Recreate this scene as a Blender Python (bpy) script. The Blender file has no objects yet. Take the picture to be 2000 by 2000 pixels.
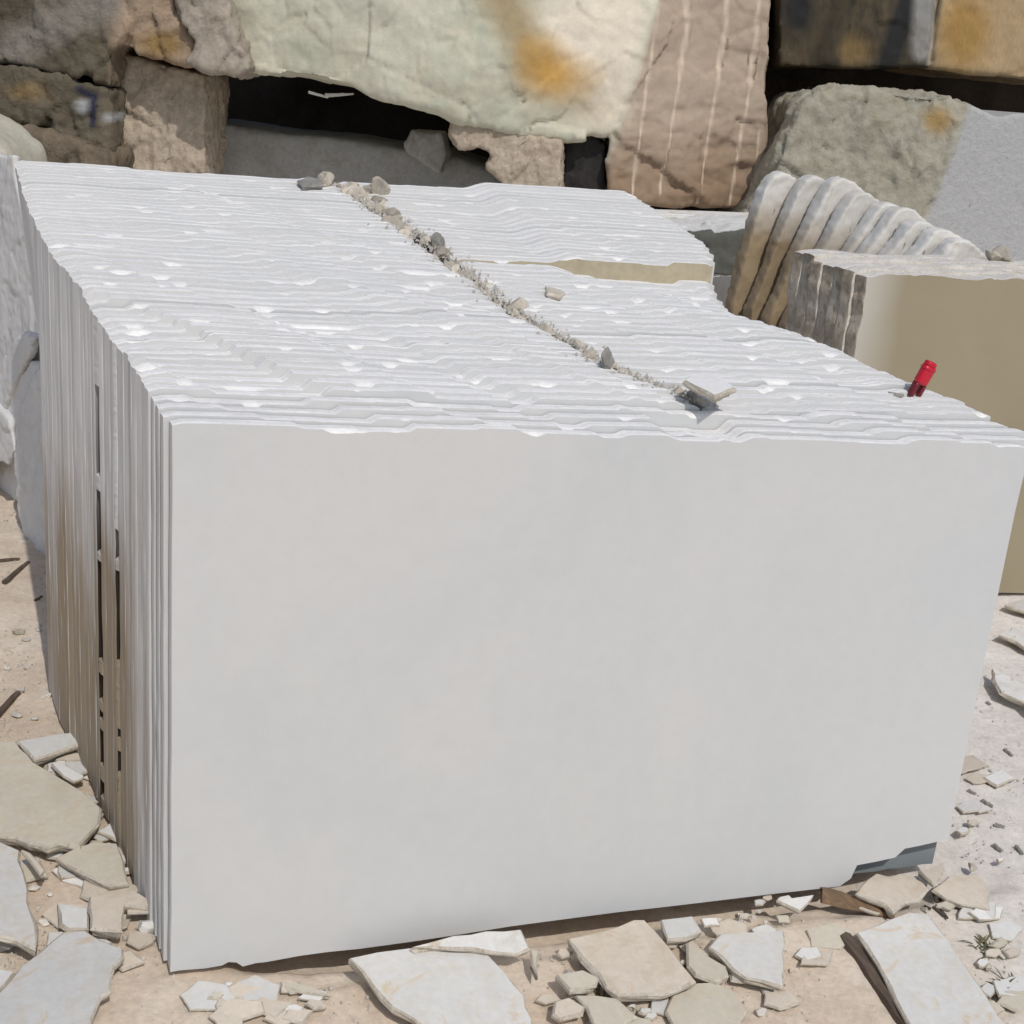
import bpy, bmesh, math, random
import numpy as np
from mathutils import Vector, Matrix, noise
random.seed(7)
rnd = random.Random(11)
SC = bpy.context.scene
COL = SC.collection
R = math.radians

# ------------------------------------------------------------------ camera and measuring helpers
CAM = np.array([-0.3215, -2.1454, 1.5652])
CR = np.array([0.928343, -0.363634, 0.077132])
CU = np.array([0.041969, 0.308702, 0.950232])
CF = np.array([0.369347, 0.878905, -0.301843])
FPX = 2749.0
E2 = np.array([0.3874, 0.9219, 0.0])        # horizontal, away from the camera
E1 = np.array([0.9219, -0.3874, 0.0])       # horizontal, to the right
SX, SY = -0.036, 0.0817                     # slope of the yard
GO = -0.016                                 # the sand lies a little below the slab feet


def ray(px, py):
    return CF + CR * (px - 1000) / FPX - CU * (py - 1000) / FPX


def on_plane(px, py, n, d):                 # point where n.P = d
    v = ray(px, py); n = np.array(n, float)
    return CAM + v * ((d - n @ CAM) / (n @ v))


def on_slope(px, py, h=0.0):
    return on_plane(px, py, (-SX, -SY, 1), h)


def at_depth(px, py, D):
    return on_plane(px, py, E2, E2 @ CAM + D)


def softclamp(v, lo, hi):
    return np.clip(v, lo, hi)


def gz(x, y):                               # smooth yard level
    return SX * np.clip(x, -12, 16) + SY * np.clip(y, -8, 13)


def fbm(p, s=1.0, o=4, seed=0.0):
    return noise.fractal(Vector((p[0] * s + seed, p[1] * s - seed * .7, p[2] * s + seed * .3)), 1.0, 2.0, o)


def n1(x, y=0.0, z=0.0):
    return noise.noise(Vector((x, y, z)))


def sstep(a, b, x):
    t = max(0.0, min(1.0, (x - a) / (b - a))); return t * t * (3 - 2 * t)


# ------------------------------------------------------------------ object helpers
def tag(o, label=None, cat=None, group=None, kind=None):
    if label: o['label'] = label
    if cat: o['category'] = cat
    if group: o['group'] = group
    if kind or label: o['kind'] = kind or 'thing'
    return o


def mesh_obj(name, verts, faces, mats, loc=None, parent=None, midx=None, smooth=False):
    V = np.array(verts, float)
    if loc is None: loc = np.zeros(3)
    loc = np.array(loc, float)
    me = bpy.data.meshes.new(name)
    me.from_pydata([tuple(v) for v in (V - loc)], [], faces)
    for m in (mats if isinstance(mats, (list, tuple)) else [mats]): me.materials.append(m)
    if midx is not None: me.polygons.foreach_set('material_index', midx)
    if smooth: me.polygons.foreach_set('use_smooth', [True] * len(me.polygons))
    me.update()
    o = bpy.data.objects.new(name, me); COL.objects.link(o)
    if parent is not None:
        o.parent = parent; o.location = loc - np.array(parent.location)
    else:
        o.location = loc
    return o


def set_attr(o, name, vals):
    a = o.data.attributes.new(name, 'FLOAT', 'POINT')
    a.data.foreach_set('value', np.asarray(vals, dtype=np.float32))


def remeshed(verts, faces, voxel):
    me = bpy.data.meshes.new('temporary'); me.from_pydata([tuple(v) for v in verts], [], faces); me.update()
    o = bpy.data.objects.new('temporary', me); COL.objects.link(o)
    m = o.modifiers.new('r', 'REMESH'); m.mode = 'VOXEL'; m.voxel_size = voxel
    dg = bpy.context.evaluated_depsgraph_get(); dg.update()
    ev = bpy.data.meshes.new_from_object(o.evaluated_get(dg))
    n = len(ev.vertices); V = np.empty(n * 3); ev.vertices.foreach_get('co', V); V = V.reshape(-1, 3)
    F = [tuple(p.vertices) for p in ev.polygons]
    bpy.data.objects.remove(o); bpy.data.meshes.remove(me); bpy.data.meshes.remove(ev)
    return V, F


def relax(V, F, it=2, k=.5):
    e = set()
    for f in F:
        for i in range(len(f)):
            a, b = f[i], f[(i + 1) % len(f)]; e.add((a, b) if a < b else (b, a))
    E = np.array(list(e)); cnt = np.zeros(len(V)); np.add.at(cnt, E[:, 0], 1); np.add.at(cnt, E[:, 1], 1)
    for _ in range(it):
        S = np.zeros_like(V); np.add.at(S, E[:, 0], V[E[:, 1]]); np.add.at(S, E[:, 1], V[E[:, 0]])
        V = V + k * (S / cnt[:, None] - V)
    return V


def normals(V, F):
    N = np.zeros_like(V)
    A = np.array([(f[0], f[1], f[2], f[-1]) for f in F])
    fn = np.cross(V[A[:, 2]] - V[A[:, 0]], V[A[:, 3]] - V[A[:, 1]])
    tri = A[:, 2] == A[:, 3]
    fn[tri] = np.cross(V[A[tri, 1]] - V[A[tri, 0]], V[A[tri, 2]] - V[A[tri, 0]])
    for c in range(4): np.add.at(N, A[:, c], fn)
    L = np.linalg.norm(N, axis=1); L[L == 0] = 1
    return N / L[:, None]


# ------------------------------------------------------------------ materials
def new_mat(name):
    m = bpy.data.materials.new(name); m.use_nodes = True
    nt = m.node_tree; b = nt.nodes['Principled BSDF']
    return m, nt, b


def N(nt, t, **kw):
    n = nt.nodes.new(t)
    for k, v in kw.items(): setattr(n, k, v)
    return n


def ramp(nt, src, stops):
    r = N(nt, 'ShaderNodeValToRGB')
    el = r.color_ramp.elements
    while len(el) < len(stops): el.new(.5)
    for e, (p, c) in zip(el, stops):
        e.position = p; e.color = (c[0], c[1], c[2], 1) if not isinstance(c, float) else (c, c, c, 1)
    nt.links.new(src, r.inputs[0]); return r.outputs[0]


def tex_noise(nt, co, scale, detail=6, rough=.6, dist=0.0):
    n = N(nt, 'ShaderNodeTexNoise'); n.inputs['Scale'].default_value = scale
    n.inputs['Detail'].default_value = detail; n.inputs['Roughness'].default_value = rough
    n.inputs['Distortion'].default_value = dist
    nt.links.new(co, n.inputs['Vector']); return n.outputs['Fac']


def mix(nt, fac, a, b, mode='MIX'):
    m = N(nt, 'ShaderNodeMix', data_type='RGBA', blend_type=mode)
    for s, v in ((m.inputs[0], fac), (m.inputs[6], a), (m.inputs[7], b)):
        if isinstance(v, (int, float)): s.default_value = v
        elif isinstance(v, tuple): s.default_value = (v[0], v[1], v[2], 1)
        else: nt.links.new(v, s)
    return m.outputs[2]


def math_n(nt, op, a, b=None, clamp=False):
    m = N(nt, 'ShaderNodeMath', operation=op, use_clamp=clamp)
    for s, v in ((m.inputs[0], a), (m.inputs[1], b)):
        if v is None: continue
        if isinstance(v, (int, float)): s.default_value = v
        else: nt.links.new(v, s)
    return m.outputs[0]


def coords(nt, scale=(1, 1, 1), world=False):
    if world:
        g = N(nt, 'ShaderNodeNewGeometry').outputs['Position']
    else:
        g = N(nt, 'ShaderNodeTexCoord').outputs['Object']
    mp = N(nt, 'ShaderNodeMapping'); mp.inputs['Scale'].default_value = scale
    nt.links.new(g, mp.inputs['Vector']); return mp.outputs[0]


def bump(nt, b, h, strength, dist):
    bp = N(nt, 'ShaderNodeBump'); bp.inputs['Strength'].default_value = strength; bp.inputs['Distance'].default_value = dist
    nt.links.new(h, bp.inputs['Height']); nt.links.new(bp.outputs[0], b.inputs['Normal'])


def attr(nt, name):
    a = N(nt, 'ShaderNodeAttribute'); a.attribute_name = name; return a.outputs['Fac']


def stone(name, c0, c1, c2=None, scale=3.0, fine=60.0, bs=.5, bd=.01, rough=.85, spots=None, masks=(), stretch=(1, 1, 1), world=False, per_obj=0.0, fa=.35):
    """mottled stone: c0..c1 over a broad noise, dark pits, coloured masks carried by mesh attributes"""
    m, nt, b = new_mat(name)
    co = coords(nt, stretch, world)
    n_a = tex_noise(nt, co, scale, 7, .62, .4)
    col = ramp(nt, n_a, [(.32, c0), (.68, c1)])
    if c2 is not None:
        n_b = tex_noise(nt, co, scale * 3.3, 6, .65, .8)
        col = mix(nt, ramp(nt, n_b, [(.48, 0.0), (.72, 1.0)]), col, c2)
    for nm, c, jag in masks:
        f = attr(nt, nm)
        if jag:
            f = math_n(nt, 'ADD', f, math_n(nt, 'MULTIPLY', math_n(nt, 'SUBTRACT', n_a, .5), jag))
            f = ramp(nt, f, [(.15, 0.0), (.75, 1.0)])
        col = mix(nt, f, col, c)
    n_f = tex_noise(nt, co, fine, 8, .7)
    col = mix(nt, fa, col, ramp(nt, n_f, [(.3, (.55, .55, .55)), (.65, (1.25, 1.25, 1.25))]), 'MULTIPLY')
    if spots:
        v = tex_noise(nt, co, spots[0], 4, .7, 1.2)
        col = mix(nt, ramp(nt, v, [(spots[1], 0.0), (spots[1] + .08, 1.0)]), col, spots[2])
    if per_obj:
        oi = N(nt, 'ShaderNodeObjectInfo').outputs['Random']
        col = mix(nt, 1.0, col, ramp(nt, oi, [(0, (1 - per_obj,) * 3), (1, (1 + per_obj,) * 3)]), 'MULTIPLY')
    nt.links.new(col, b.inputs['Base Color'])
    b.inputs['Roughness'].default_value = rough
    b.inputs['Specular IOR Level'].default_value = .3
    if bs:
        bump(nt, b, math_n(nt, 'ADD', math_n(nt, 'MULTIPLY', n_f, .6), n_a), bs, bd)
    return m


WHITE_A, WHITE_B = (.53, .545, .548), (.583, .58, .568)
M_FACE = stone('sawn_white_marble', WHITE_A, WHITE_B, scale=1.6, fine=25, bs=.02, bd=.003, rough=.55, fa=.06)
M_ROUGH = stone('split_white_marble', (.755, .745, .725), (.81, .795, .765), (.72, .705, .675), scale=7, fine=90, bs=.3, bd=.003, rough=.8, per_obj=.06, fa=.2)
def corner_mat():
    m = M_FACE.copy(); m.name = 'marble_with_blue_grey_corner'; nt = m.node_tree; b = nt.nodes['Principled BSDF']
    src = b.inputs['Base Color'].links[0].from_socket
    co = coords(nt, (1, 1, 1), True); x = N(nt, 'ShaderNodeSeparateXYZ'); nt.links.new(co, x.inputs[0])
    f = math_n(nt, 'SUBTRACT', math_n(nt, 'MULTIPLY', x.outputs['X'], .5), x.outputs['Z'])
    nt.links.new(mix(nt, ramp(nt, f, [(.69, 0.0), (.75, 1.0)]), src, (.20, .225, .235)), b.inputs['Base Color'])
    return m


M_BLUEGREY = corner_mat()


def slot_shade_face():
    m = M_FACE.copy(); m.name = 'marble_face_with_dirt_and_slot_shade'; nt = m.node_tree; b = nt.nodes['Principled BSDF']
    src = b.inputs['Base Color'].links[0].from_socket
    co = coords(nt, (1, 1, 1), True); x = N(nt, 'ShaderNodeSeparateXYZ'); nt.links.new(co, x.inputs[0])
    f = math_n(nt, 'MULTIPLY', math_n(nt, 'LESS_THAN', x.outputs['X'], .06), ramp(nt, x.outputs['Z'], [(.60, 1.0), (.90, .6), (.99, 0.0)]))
    nt.links.new(mix(nt, f, src, (.022, .016, .011)), b.inputs['Base Color'])  # shade inside the slot, with its dirt, painted in by position
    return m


M_SLOTSHADE = slot_shade_face()
M_TAN = stone('sawn_tan_marble', (.38, .33, .23), (.44, .38, .27), scale=1.4, fine=30, bs=.05, bd=.004, rough=.5)


def end_mat():
    m, nt, b = new_mat('stained_slab_end')
    co = coords(nt, (1, 1, 1), True); cs = coords(nt, (40, 40, 1.2), True); cb = coords(nt, (3, 6, 1.1), True)
    streak = tex_noise(nt, cs, 1.0, 5, .6)
    broad = tex_noise(nt, cb, 1.0, 5, .55)
    white = ramp(nt, tex_noise(nt, co, 6, 5, .6), [(.3, (.64, .635, .62)), (.7, (.74, .73, .71))])
    oi = N(nt, 'ShaderNodeObjectInfo').outputs['Random']
    white = mix(nt, 1.0, white, ramp(nt, oi, [(0, (.84, .84, .85)), (1, (1.06, 1.05, 1.03))]), 'MULTIPLY')
    f = math_n(nt, 'ADD', math_n(nt, 'MULTIPLY', streak, .55), math_n(nt, 'MULTIPLY', broad, .75))
    f = math_n(nt, 'ADD', f, math_n(nt, 'MULTIPLY', attr(nt, 'stain'), .8))
    f = ramp(nt, f, [(.72, 0.0), (1.28, 1.0)])
    col = mix(nt, f, white, (.335, .265, .185))
    col = mix(nt, attr(nt, 'slot_shade'), col, (.035, .025, .017))  # recess painted near-black: its shade on top of the dirt
    nt.links.new(col, b.inputs['Base Color']); b.inputs['Roughness'].default_value = .75
    bump(nt, b, streak, .15, .003)
    return m


M_END = end_mat()
M_SAND = None


# ------------------------------------------------------------------ slab builder
def slab(name, y0, t, top, bot, left=None, right=None, mats=(M_FACE, M_ROUGH, M_END), chip=1.0, seed=0.0, stain=None, lean=0.0, shl=0.0, shr=0.0, er=0.0, lprof=None, slot_shade=None):
    """upright slab: top/bot lists of (x,z) left to right, thickness t towards +y; top edge split rough"""
    x0, x1 = top[0][0], top[-1][0]
    loop = []                                # (x, z, nx, nz, kind)
    for i, (x, z) in enumerate(bot): loop.append((x, z, 0, 1, 0))
    rt, rb = top[-1], bot[-1]
    for k in range(1, 12):
        f = k / 12; loop.append((rb[0] + (rt[0] - rb[0]) * f + .0015 * n1(k * 1.7, seed), rb[1] + (rt[1] - rb[1]) * f, -1, 0, 1))
    for x, z in reversed(top): loop.append((x, z, 0, -1, 2))
    lt, lb = top[0], bot[0]
    NL = 170 if er else (150 if lprof else 16)
    lp = lprof or (lambda f: 0.0)
    for k in range(1, NL):
        f = k / NL; loop.append((lt[0] + (lb[0] - lt[0]) * f + lp(f) + (.0015 * n1(k * 1.3, seed + 5) if not er else er * (n1(f * 7, seed + 5) + .5 * n1(f * 21, seed) + .15 * n1(f * 50, seed))), lt[1] + (lb[1] - lt[1]) * f, 1, 0, 3))
    n = len(loop)
    rows = (0.0, .10, .30, .60, .88, 1.0)
    V, ST = [], []
    zc = sum(p[1] for p in loop) / n
    for j, ry in enumerate(rows):
        for i, (x, z, nx, nz, kd) in enumerate(loop):
            if kd == 2:
                c = sstep(.34, .56, n1(x * 17 + seed * 3.1, seed)) * .013 * (1 - .6 * sstep(.7, 1.2, y0)) * chip * (.6 + .4 * n1(x * 3, seed))
                if j == 0: ins = .0010 + c
                elif j == 1: ins = .0004 + c * .62 + .0012 * abs(n1(x * 40, seed, 3))
                elif j == 2: ins = -.0002 + c * .25 + .0012 * n1(x * 12, seed, 7)
                elif j == 3: ins = .0 + .0016 * n1(x * 10, seed, 11)
                elif j == 4: ins = .0003 + .0016 * n1(x * 11, seed, 13)
                else: ins = .0006 + .0012 * abs(n1(x * 20, seed, 15))
            else:
                ins = er * (.12 if j in (0, 5) else .04) * n1(z * 34, seed, j * 2.2) * (kd == 3) + (.0014, .0003, 0, 0, .0003, .0014)[j] * (1 + .8 * n1(z * 40 + x * 40, seed))
            yy = y0 + ry * t
            if kd == 2 and j == 0: yy += .0
            zz = z + nz * ins
            sh = ry * t * (shl * max(0, 1 - (x - x0) / .15) + shr * max(0, 1 - (x1 - x) / .15))
            V.append((x + nx * ins + sh, yy + lean * (zz - zc), zz)); ST.append(0.0)
    F, MI = [], []
    F.append(tuple(range(n))); MI.append(0)
    F.append(tuple(reversed(range((len(rows) - 1) * n, len(rows) * n)))); MI.append(0)
    for j in range(len(rows) - 1):
        for i in range(n):
            k = (i + 1) % n
            F.append((j * n + i, (j + 1) * n + i, (j + 1) * n + k, j * n + k))
            kd = 3 if loop[i][4] == 3 else loop[k][4]; MI.append({0: 1, 1: 2, 2: 1, 3: 2}[kd])
    loc = ((x0 + x1) / 2, y0, bot[len(bot) // 2][1])
    o = mesh_obj(name, V, F, list(mats), loc, midx=MI)
    if stain is not None: set_attr(o, 'stain', [stain(v) for v in V])
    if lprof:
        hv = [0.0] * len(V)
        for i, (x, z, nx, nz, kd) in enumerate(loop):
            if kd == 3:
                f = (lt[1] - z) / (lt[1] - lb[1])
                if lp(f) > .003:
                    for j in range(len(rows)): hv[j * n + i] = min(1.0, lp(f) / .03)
        set_attr(o, 'slot_shade', hv)
    return o


def z_top(x, y):                             # upper envelope of the long stack
    return 1 + .157 * y + x / 1.687 * (-.0774 + .031 * y)


def z_bot(x, y):
    return SY * y + SX * x


def dleft(y): return (lerp_pts(LEFT, y + .03) - lerp_pts(LEFT, y)) / .03


def split_top(x, y, s=0.0):
    """the broken crown of the original block: flat runs with small slanted steps, shared by neighbouring slabs"""
    q = x + .85 * y + .05 * n1(y * 3.1, s) + s * 7.7
    out = 0.0
    for L, A in ((.21, .010), (.11, .0045)):
        u = q / L + .35 * n1(q * 2.3, y * .8, L * 40)
        k = math.floor(u); f = u - k
        def h(i): return n1(i * 3.77 + .31, L * 13 + y * 1.1, s + 4.4)
        w = .07
        v = h(k) if f < 1 - w else h(k) + (h(k + 1) - h(k)) * ((f - 1 + w) / w)
        out += A * 2.0 * v
    return out * (1.12 - .72 * sstep(.55, 1.15, y)) + .0016 * n1(x * 7, y * 60, s)


def lerp_pts(pts, y):
    if y <= pts[0][0]: return pts[0][1]
    for (a, u), (b, v) in zip(pts, pts[1:]):
        if y <= b: return u + (v - u) * (y - a) / (b - a)
    return pts[-1][1]


def step_pts(pts, y):
    v = pts[0][1]
    for a, u in pts:
        if y >= a: v = u
    return v


LEFT = [(0, 0.0), (.034, -.009), (.10, -.014), (.30, -.034), (.46, -.054), (.60, -.072), (.82, -.108), (.98, -.124), (1.2, -.138), (1.5, -.143)]
GAP = [(.14, 1.02), (.19, 1.003), (.32, .905), (.52, .836), (.71, .792), (1.0, .768), (1.28, .722), (1.48, .682), (1.6, .65)]
RIGHT = [(0, 1.690), (.06, 1.735), (.13, 1.708), (.2, 1.672), (.28, 1.62), (.38, 1.555), (.5, 1.53), (.6, 1.515), (.68, 1.43), (.74, 1.40), (.9, 1.455), (1.0, 1.50), (1.12, 1.545), (1.3, 1.562), (1.6, 1.54)]


def row_extra(x, y, side):
    v = 0.0
    if side == 'r':
        w = sstep(1.02, 1.10, x)
        if y > .945: v += .020 * w
        elif y > .78: v -= .016 * w * sstep(.78, .9, y)
    return v


def samples(a, b, d):
    n = max(2, int((b - a) / d)); return [a + (b - a) * i / n for i in range(n + 1)]


def stain_f(y0):
    amt = .05 + .95 * math.exp(-((y0 - .42) / .12) ** 2) + .42 * math.exp(-((y0 - .75) / .25) ** 2)
    def f(v):
        h = (v[2] - z_bot(v[0], v[1]))
        return amt * (1 - sstep(.30, .85, h + .1 * n1(v[1] * 20, h * 2))) * .9 + .12 * (1 - sstep(0.05, .7, h))
    return f


def top_line(x0, x1, y, side, seed, drop=0.0):
    pts = []
    for x in samples(x0, x1, .0085):
        z = z_top(x, y) + split_top(x, y, .0 if side != 'r' else 1.3) + row_extra(x, y, side) - drop
        z += .0030 * n1(math.floor(seed / .77 / 2.4) * 3.7, x * 1.1) * (1 - .75 * sstep(.6, 1.1, y)) + .0016 * (1 - .7 * sstep(.6, 1.1, y)) * n1(seed * 7.7, math.floor(x * 5 + 3 * n1(seed * 2.2)))
        e = min(x - x0, x1 - x)
        z -= .006 * (1 - sstep(0, .02, e))
        pts.append((x, z))
    return pts


def bot_line(x0, x1, y, seed):
    return [(x, z_bot(x, y) + .006 * n1(x * 7, seed) + .004 * n1(x * 30, seed)) for x in samples(x0, x1, .03)]


STACK = 'white marble slabs standing on edge in the long stack'
# the full-width slabs at the very front
front_labels = [
    'foremost large smooth white marble slab of the stack, lower right corner broken off',
    'slab directly behind the front slab, its blue-grey face showing at the broken corner',
    'third full-width white marble slab from the front of the stack',
    'fourth full-width white marble slab from the front, just before the rubble seam begins']
y = 0.0
T = .030
for i in range(4):
    x0 = lerp_pts(LEFT, y); x1 = lerp_pts(RIGHT, y) + (0, .012, .02, .0)[i]
    tl = []
    for x in samples(x0, x1, .007):
        z = z_top(x, y) + .6 * split_top(x, y * 1.6 + .02, .0) - .003 - .004 * i * 0
        # the dip where the loose chip sits
        if i < 3: z -= (.010 + .006 * i) * sstep(.86, .90, x) * (1 - sstep(1.02, 1.05, x))
        z -= .004 * (1 - sstep(0, .02, min(x - x0, x1 - x)))
        tl.append((x, z))
    if i == 0:
        pxs = [(333, 1900), (350, 1897), (400, 1893), (434, 1887), (446, 1880), (462, 1881), (474, 1889), (500, 1883), (518, 1881), (585, 1868), (640, 1861), (700, 1855),
               (801, 1841), (900, 1826), (999, 1810), (1100, 1797), (1206, 1783), (1286, 1774), (1400, 1760), (1500, 1748), (1600, 1737), (1640, 1732), (1662, 1717), (1667, 1705), (1674, 1691),
               (1710, 1684), (1748, 1676), (1767, 1659), (1800, 1652), (1852, 1640)]
        bl = []
        for p in pxs:
            P = on_plane(p[0], p[1], (0, 1, 0), 0.0); bl.append((P[0], P[2]))
        bl[0] = (x0 + .001, bl[0][1])
        o = slab('marble_slab', y, T, tl, bl, chip=.8, seed=.3, stain=stain_f(-.5))
    else:
        o = slab('marble_slab', y, T, tl, bot_line(x0 + .003, 1.684 - .006 * i, y, i * 3.1), chip=.8, seed=i * 1.9, stain=stain_f(-.5 + .2 * i), mats=(M_BLUEGREY if i == 1 else M_FACE, M_ROUGH, M_END))
    tag(o, front_labels[i], 'slab', STACK)
    y += T + .0035
y_split = y
SLOT1 = ((.13, .30, .012), (.33, .45, .014), (.47, .67, .06), (.70, .755, .06), (.782, .80, .05), (.82, .90, .06), (.935, .968, .06))
SLOT2 = ((.34, .40, .006), (.42, .60, .03), (.74, .76, .03), (.79, .83, .03))


def in_slot(S):
    def f(q):
        v = 0.0
        for a, b, d in S: v = max(v, d * sstep(a, a + .006, q) * (1 - sstep(b - .006, b, q)))
        return v
    return f


# two rows of narrower slabs behind them, the rubble gap between
k = 0
while y < 1.57:
    was_slot = k > 0 and slot is not None
    tk = T * rnd.uniform(.82, 1.18)
    jf = lambda q: .006 * n1(q * .61, 2.2)
    jig = jf(k) + .0012 * n1(k * 5.1, 8.8); nj = jf(k + 1)
    xl = lerp_pts(LEFT, y) + jig
    xc = lerp_pts(GAP, y)
    hw = .014 + .012 * abs(n1(y * 5, 9.1))
    last = y + tk + .018 >= 1.57
    xa = xc - hw + .006 * n1(k * 2.7, 4)
    slot = in_slot(SLOT1) if .49 < y <= .49 + T and not was_slot else (in_slot(SLOT2) if .35 < y <= .35 + T and not was_slot else None)
    if slot: tk = T * (.85 if y > .45 else .34)
    o = slab('marble_slab', y, tk, top_line(xl, xa, y, 'l', k * .77), bot_line(xl + .002 + .12 * sstep(1.0, 1.3, y), xa, y, k * 2.3), lprof=slot, mats=(M_SLOTSHADE if was_slot else M_FACE, M_ROUGH, M_END), shl=dleft(y) + (nj - jig) / tk, seed=k * 1.37 + 8, stain=stain_f(y))
    lab = 'thin white marble slab packed in the left row, left of the rubble seam'
    if k == 0: lab = 'foremost slab of the left row, just behind the full-width white slabs'
    elif last: lab = 'rearmost slab of the left row, its ragged top against the dark cave'
    tag(o, lab, 'slab', STACK)
    y += tk + .0002 + (.006 if k % 9 == 5 else .0010) * (rnd.random() ** 2)
    k += 1
y = y_split + .002
k = 0
seen_tan = False
while y < 1.60:
    tk = T * rnd.uniform(.82, 1.18)
    xc = lerp_pts(GAP, y)
    hw = .016 + .010 * abs(n1(y * 5, 19.1))
    xb = xc + hw + .006 * n1(k * 2.1, 14)
    xr = lerp_pts(RIGHT, y) + .009 * n1(k * 3.9, 6.6) - .006 * (k % 2)
    last = y + tk + .018 >= 1.60
    tan = not seen_tan and y > .945
    seen_tan = seen_tan or tan
    _ = .945 <= y < .945 + tk
    o = slab('marble_slab', y, tk, top_line(xb, xr, y, 'r', k * .91 + 40), bot_line(xb, xr - .002, y, k * 1.9 + 50), seed=k * 1.61 + 80, stain=stain_f(y + 3),
             mats=(M_TAN, M_ROUGH, M_END) if tan else (M_FACE, M_ROUGH, M_END))
    lab = 'thin white marble slab packed in the right row, right of the rubble seam'
    if tan: lab = 'marble slab of the right row showing a tan strip of its face above lower neighbours'
    elif k == 0: lab = 'foremost slab of the right row, just behind the full-width white slabs'
    elif last: lab = 'rearmost white marble slab of the right row, below the drilled boulder'
    tag(o, lab, 'slab', STACK)
    y += tk + .0002 + (.006 if k % 8 == 3 else .0010) * (rnd.random() ** 2)
    k += 1


# ------------------------------------------------------------------ rocks and pebbles
def rock(name, c, size, mat, seed, rot=0.0, facet=.35, sub=3, squash=1.0, parent=None):
    """angular broken stone resting with its base at c"""
    bm = bmesh.new()
    bmesh.ops.create_icosphere(bm, subdivisions=sub, radius=1.0)
    rr = random.Random(int(seed * 1000) + 5)
    planes = []
    for i in range(13):
        d = Vector((rr.gauss(0, 1), rr.gauss(0, 1), rr.gauss(0, 1))).normalized(); planes.append((d, .42 + .38 * rr.random()))
    for v in bm.verts:
        p = v.co.copy()
        for d, h in planes:
            q = p.dot(d)
            if q > h: p -= d * (q - h)
        p *= 1 + .14 * n1(p.x * 2 + seed, p.y * 2, p.z * 2) + .05 * n1(p.x * 7 + seed, p.y * 7, p.z * 7)
        v.co = p
    M = Matrix.Rotation(rot, 4, 'Z') @ Matrix.Diagonal((size[0] / 2, size[1] / 2, size[2] / 2 * squash, 1))
    bmesh.ops.transform(bm, matrix=M, verts=bm.verts)
    zmin = min(v.co.z for v in bm.verts)
    for v in bm.verts: v.co.z -= zmin * .85
    me = bpy.data.meshes.new(name); bm.to_mesh(me); bm.free(); me.materials.append(mat)
    o = bpy.data.objects.new(name, me); COL.objects.link(o); o.location = c
    if parent: o.parent = parent
    return o


M_RUBBLE = stone('grey_beige_rubble', (.40, .365, .30), (.57, .52, .44), (.46, .385, .30), scale=30, fine=200, bs=.6, bd=.004, per_obj=.28)
M_GREYR = stone('dark_grey_shard', (.20, .19, .17), (.33, .32, .29), scale=40, fine=220, bs=.6, bd=.004)
M_PEB = stone('pale_chip_stone', (.54, .50, .44), (.70, .66, .60), (.48, .43, .36), scale=22, fine=160, bs=.4, bd=.003, per_obj=.22)

# stones wedged in the seam between the two rows
i = 0
yy = .17
while yy < 1.56:
    if n1(yy * 9.2, 33.3) < -.28: yy += .02; continue
    far = sstep(1.25, 1.5, yy)
    for q in range(3 if far > .3 else 2):
        xc = lerp_pts(GAP, yy) + rnd.uniform(-.024, .024) + far * rnd.uniform(-.03, .10)
        s = rnd.choice((.014, .020, .026, .034, .046, .058)) * rnd.uniform(.85, 1.1) * (1 + .2 * far)
        zt = z_top(xc, yy) - .014 - .010 * rnd.random() - (.010 if s > .036 else 0) + far * .004
        o = rock('rubble_stone', (xc, yy, zt), (s * rnd.uniform(.8, 1.2), s, s * rnd.uniform(.7, 1.1)), M_RUBBLE, i + .37, rot=rnd.uniform(0, 6))
        tag(o, 'small grey-beige stone wedged in the rubble seam between the two slab rows', 'stone', 'stones wedged in the rubble seam')
        i += 1
    yy += rnd.uniform(.020, .034)
o = rock('rubble_stone', (.882, .300, 1.005), (.034, .028, .062), M_GREYR, 91.2, rot=.4)
tag(o, 'dark grey pointed shard standing upright in the seam near the loose square chip', 'stone', 'stones wedged in the rubble seam')
o = rock('rubble_stone', (.778, 1.06, 1.135), (.062, .045, .052), M_GREYR, 92.7, rot=1.0)
tag(o, 'dark grey overhanging stone halfway along the rubble seam', 'stone', 'stones wedged in the rubble seam')
for j, (px, py, s) in enumerate([(1960, 505, .075), (1985, 530, .05), (1940, 498, .05)]):
    P = on_plane(px, py, (0, 1, 0), 1.62)
    o = rock('rubble_stone', P - np.array([0, 0, .02]), (s * 1.3, s, s), M_RUBBLE, 95 + j, rot=j)
    tag(o, ['biggest greenish stone on top of the tan slab stack at right', 'grey-green stone nearest the right edge on the tan slab stack', 'small flat greenish stone behind the bigger one on the tan slab stack'][j], 'stone', 'stones on the tan stack')


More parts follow.
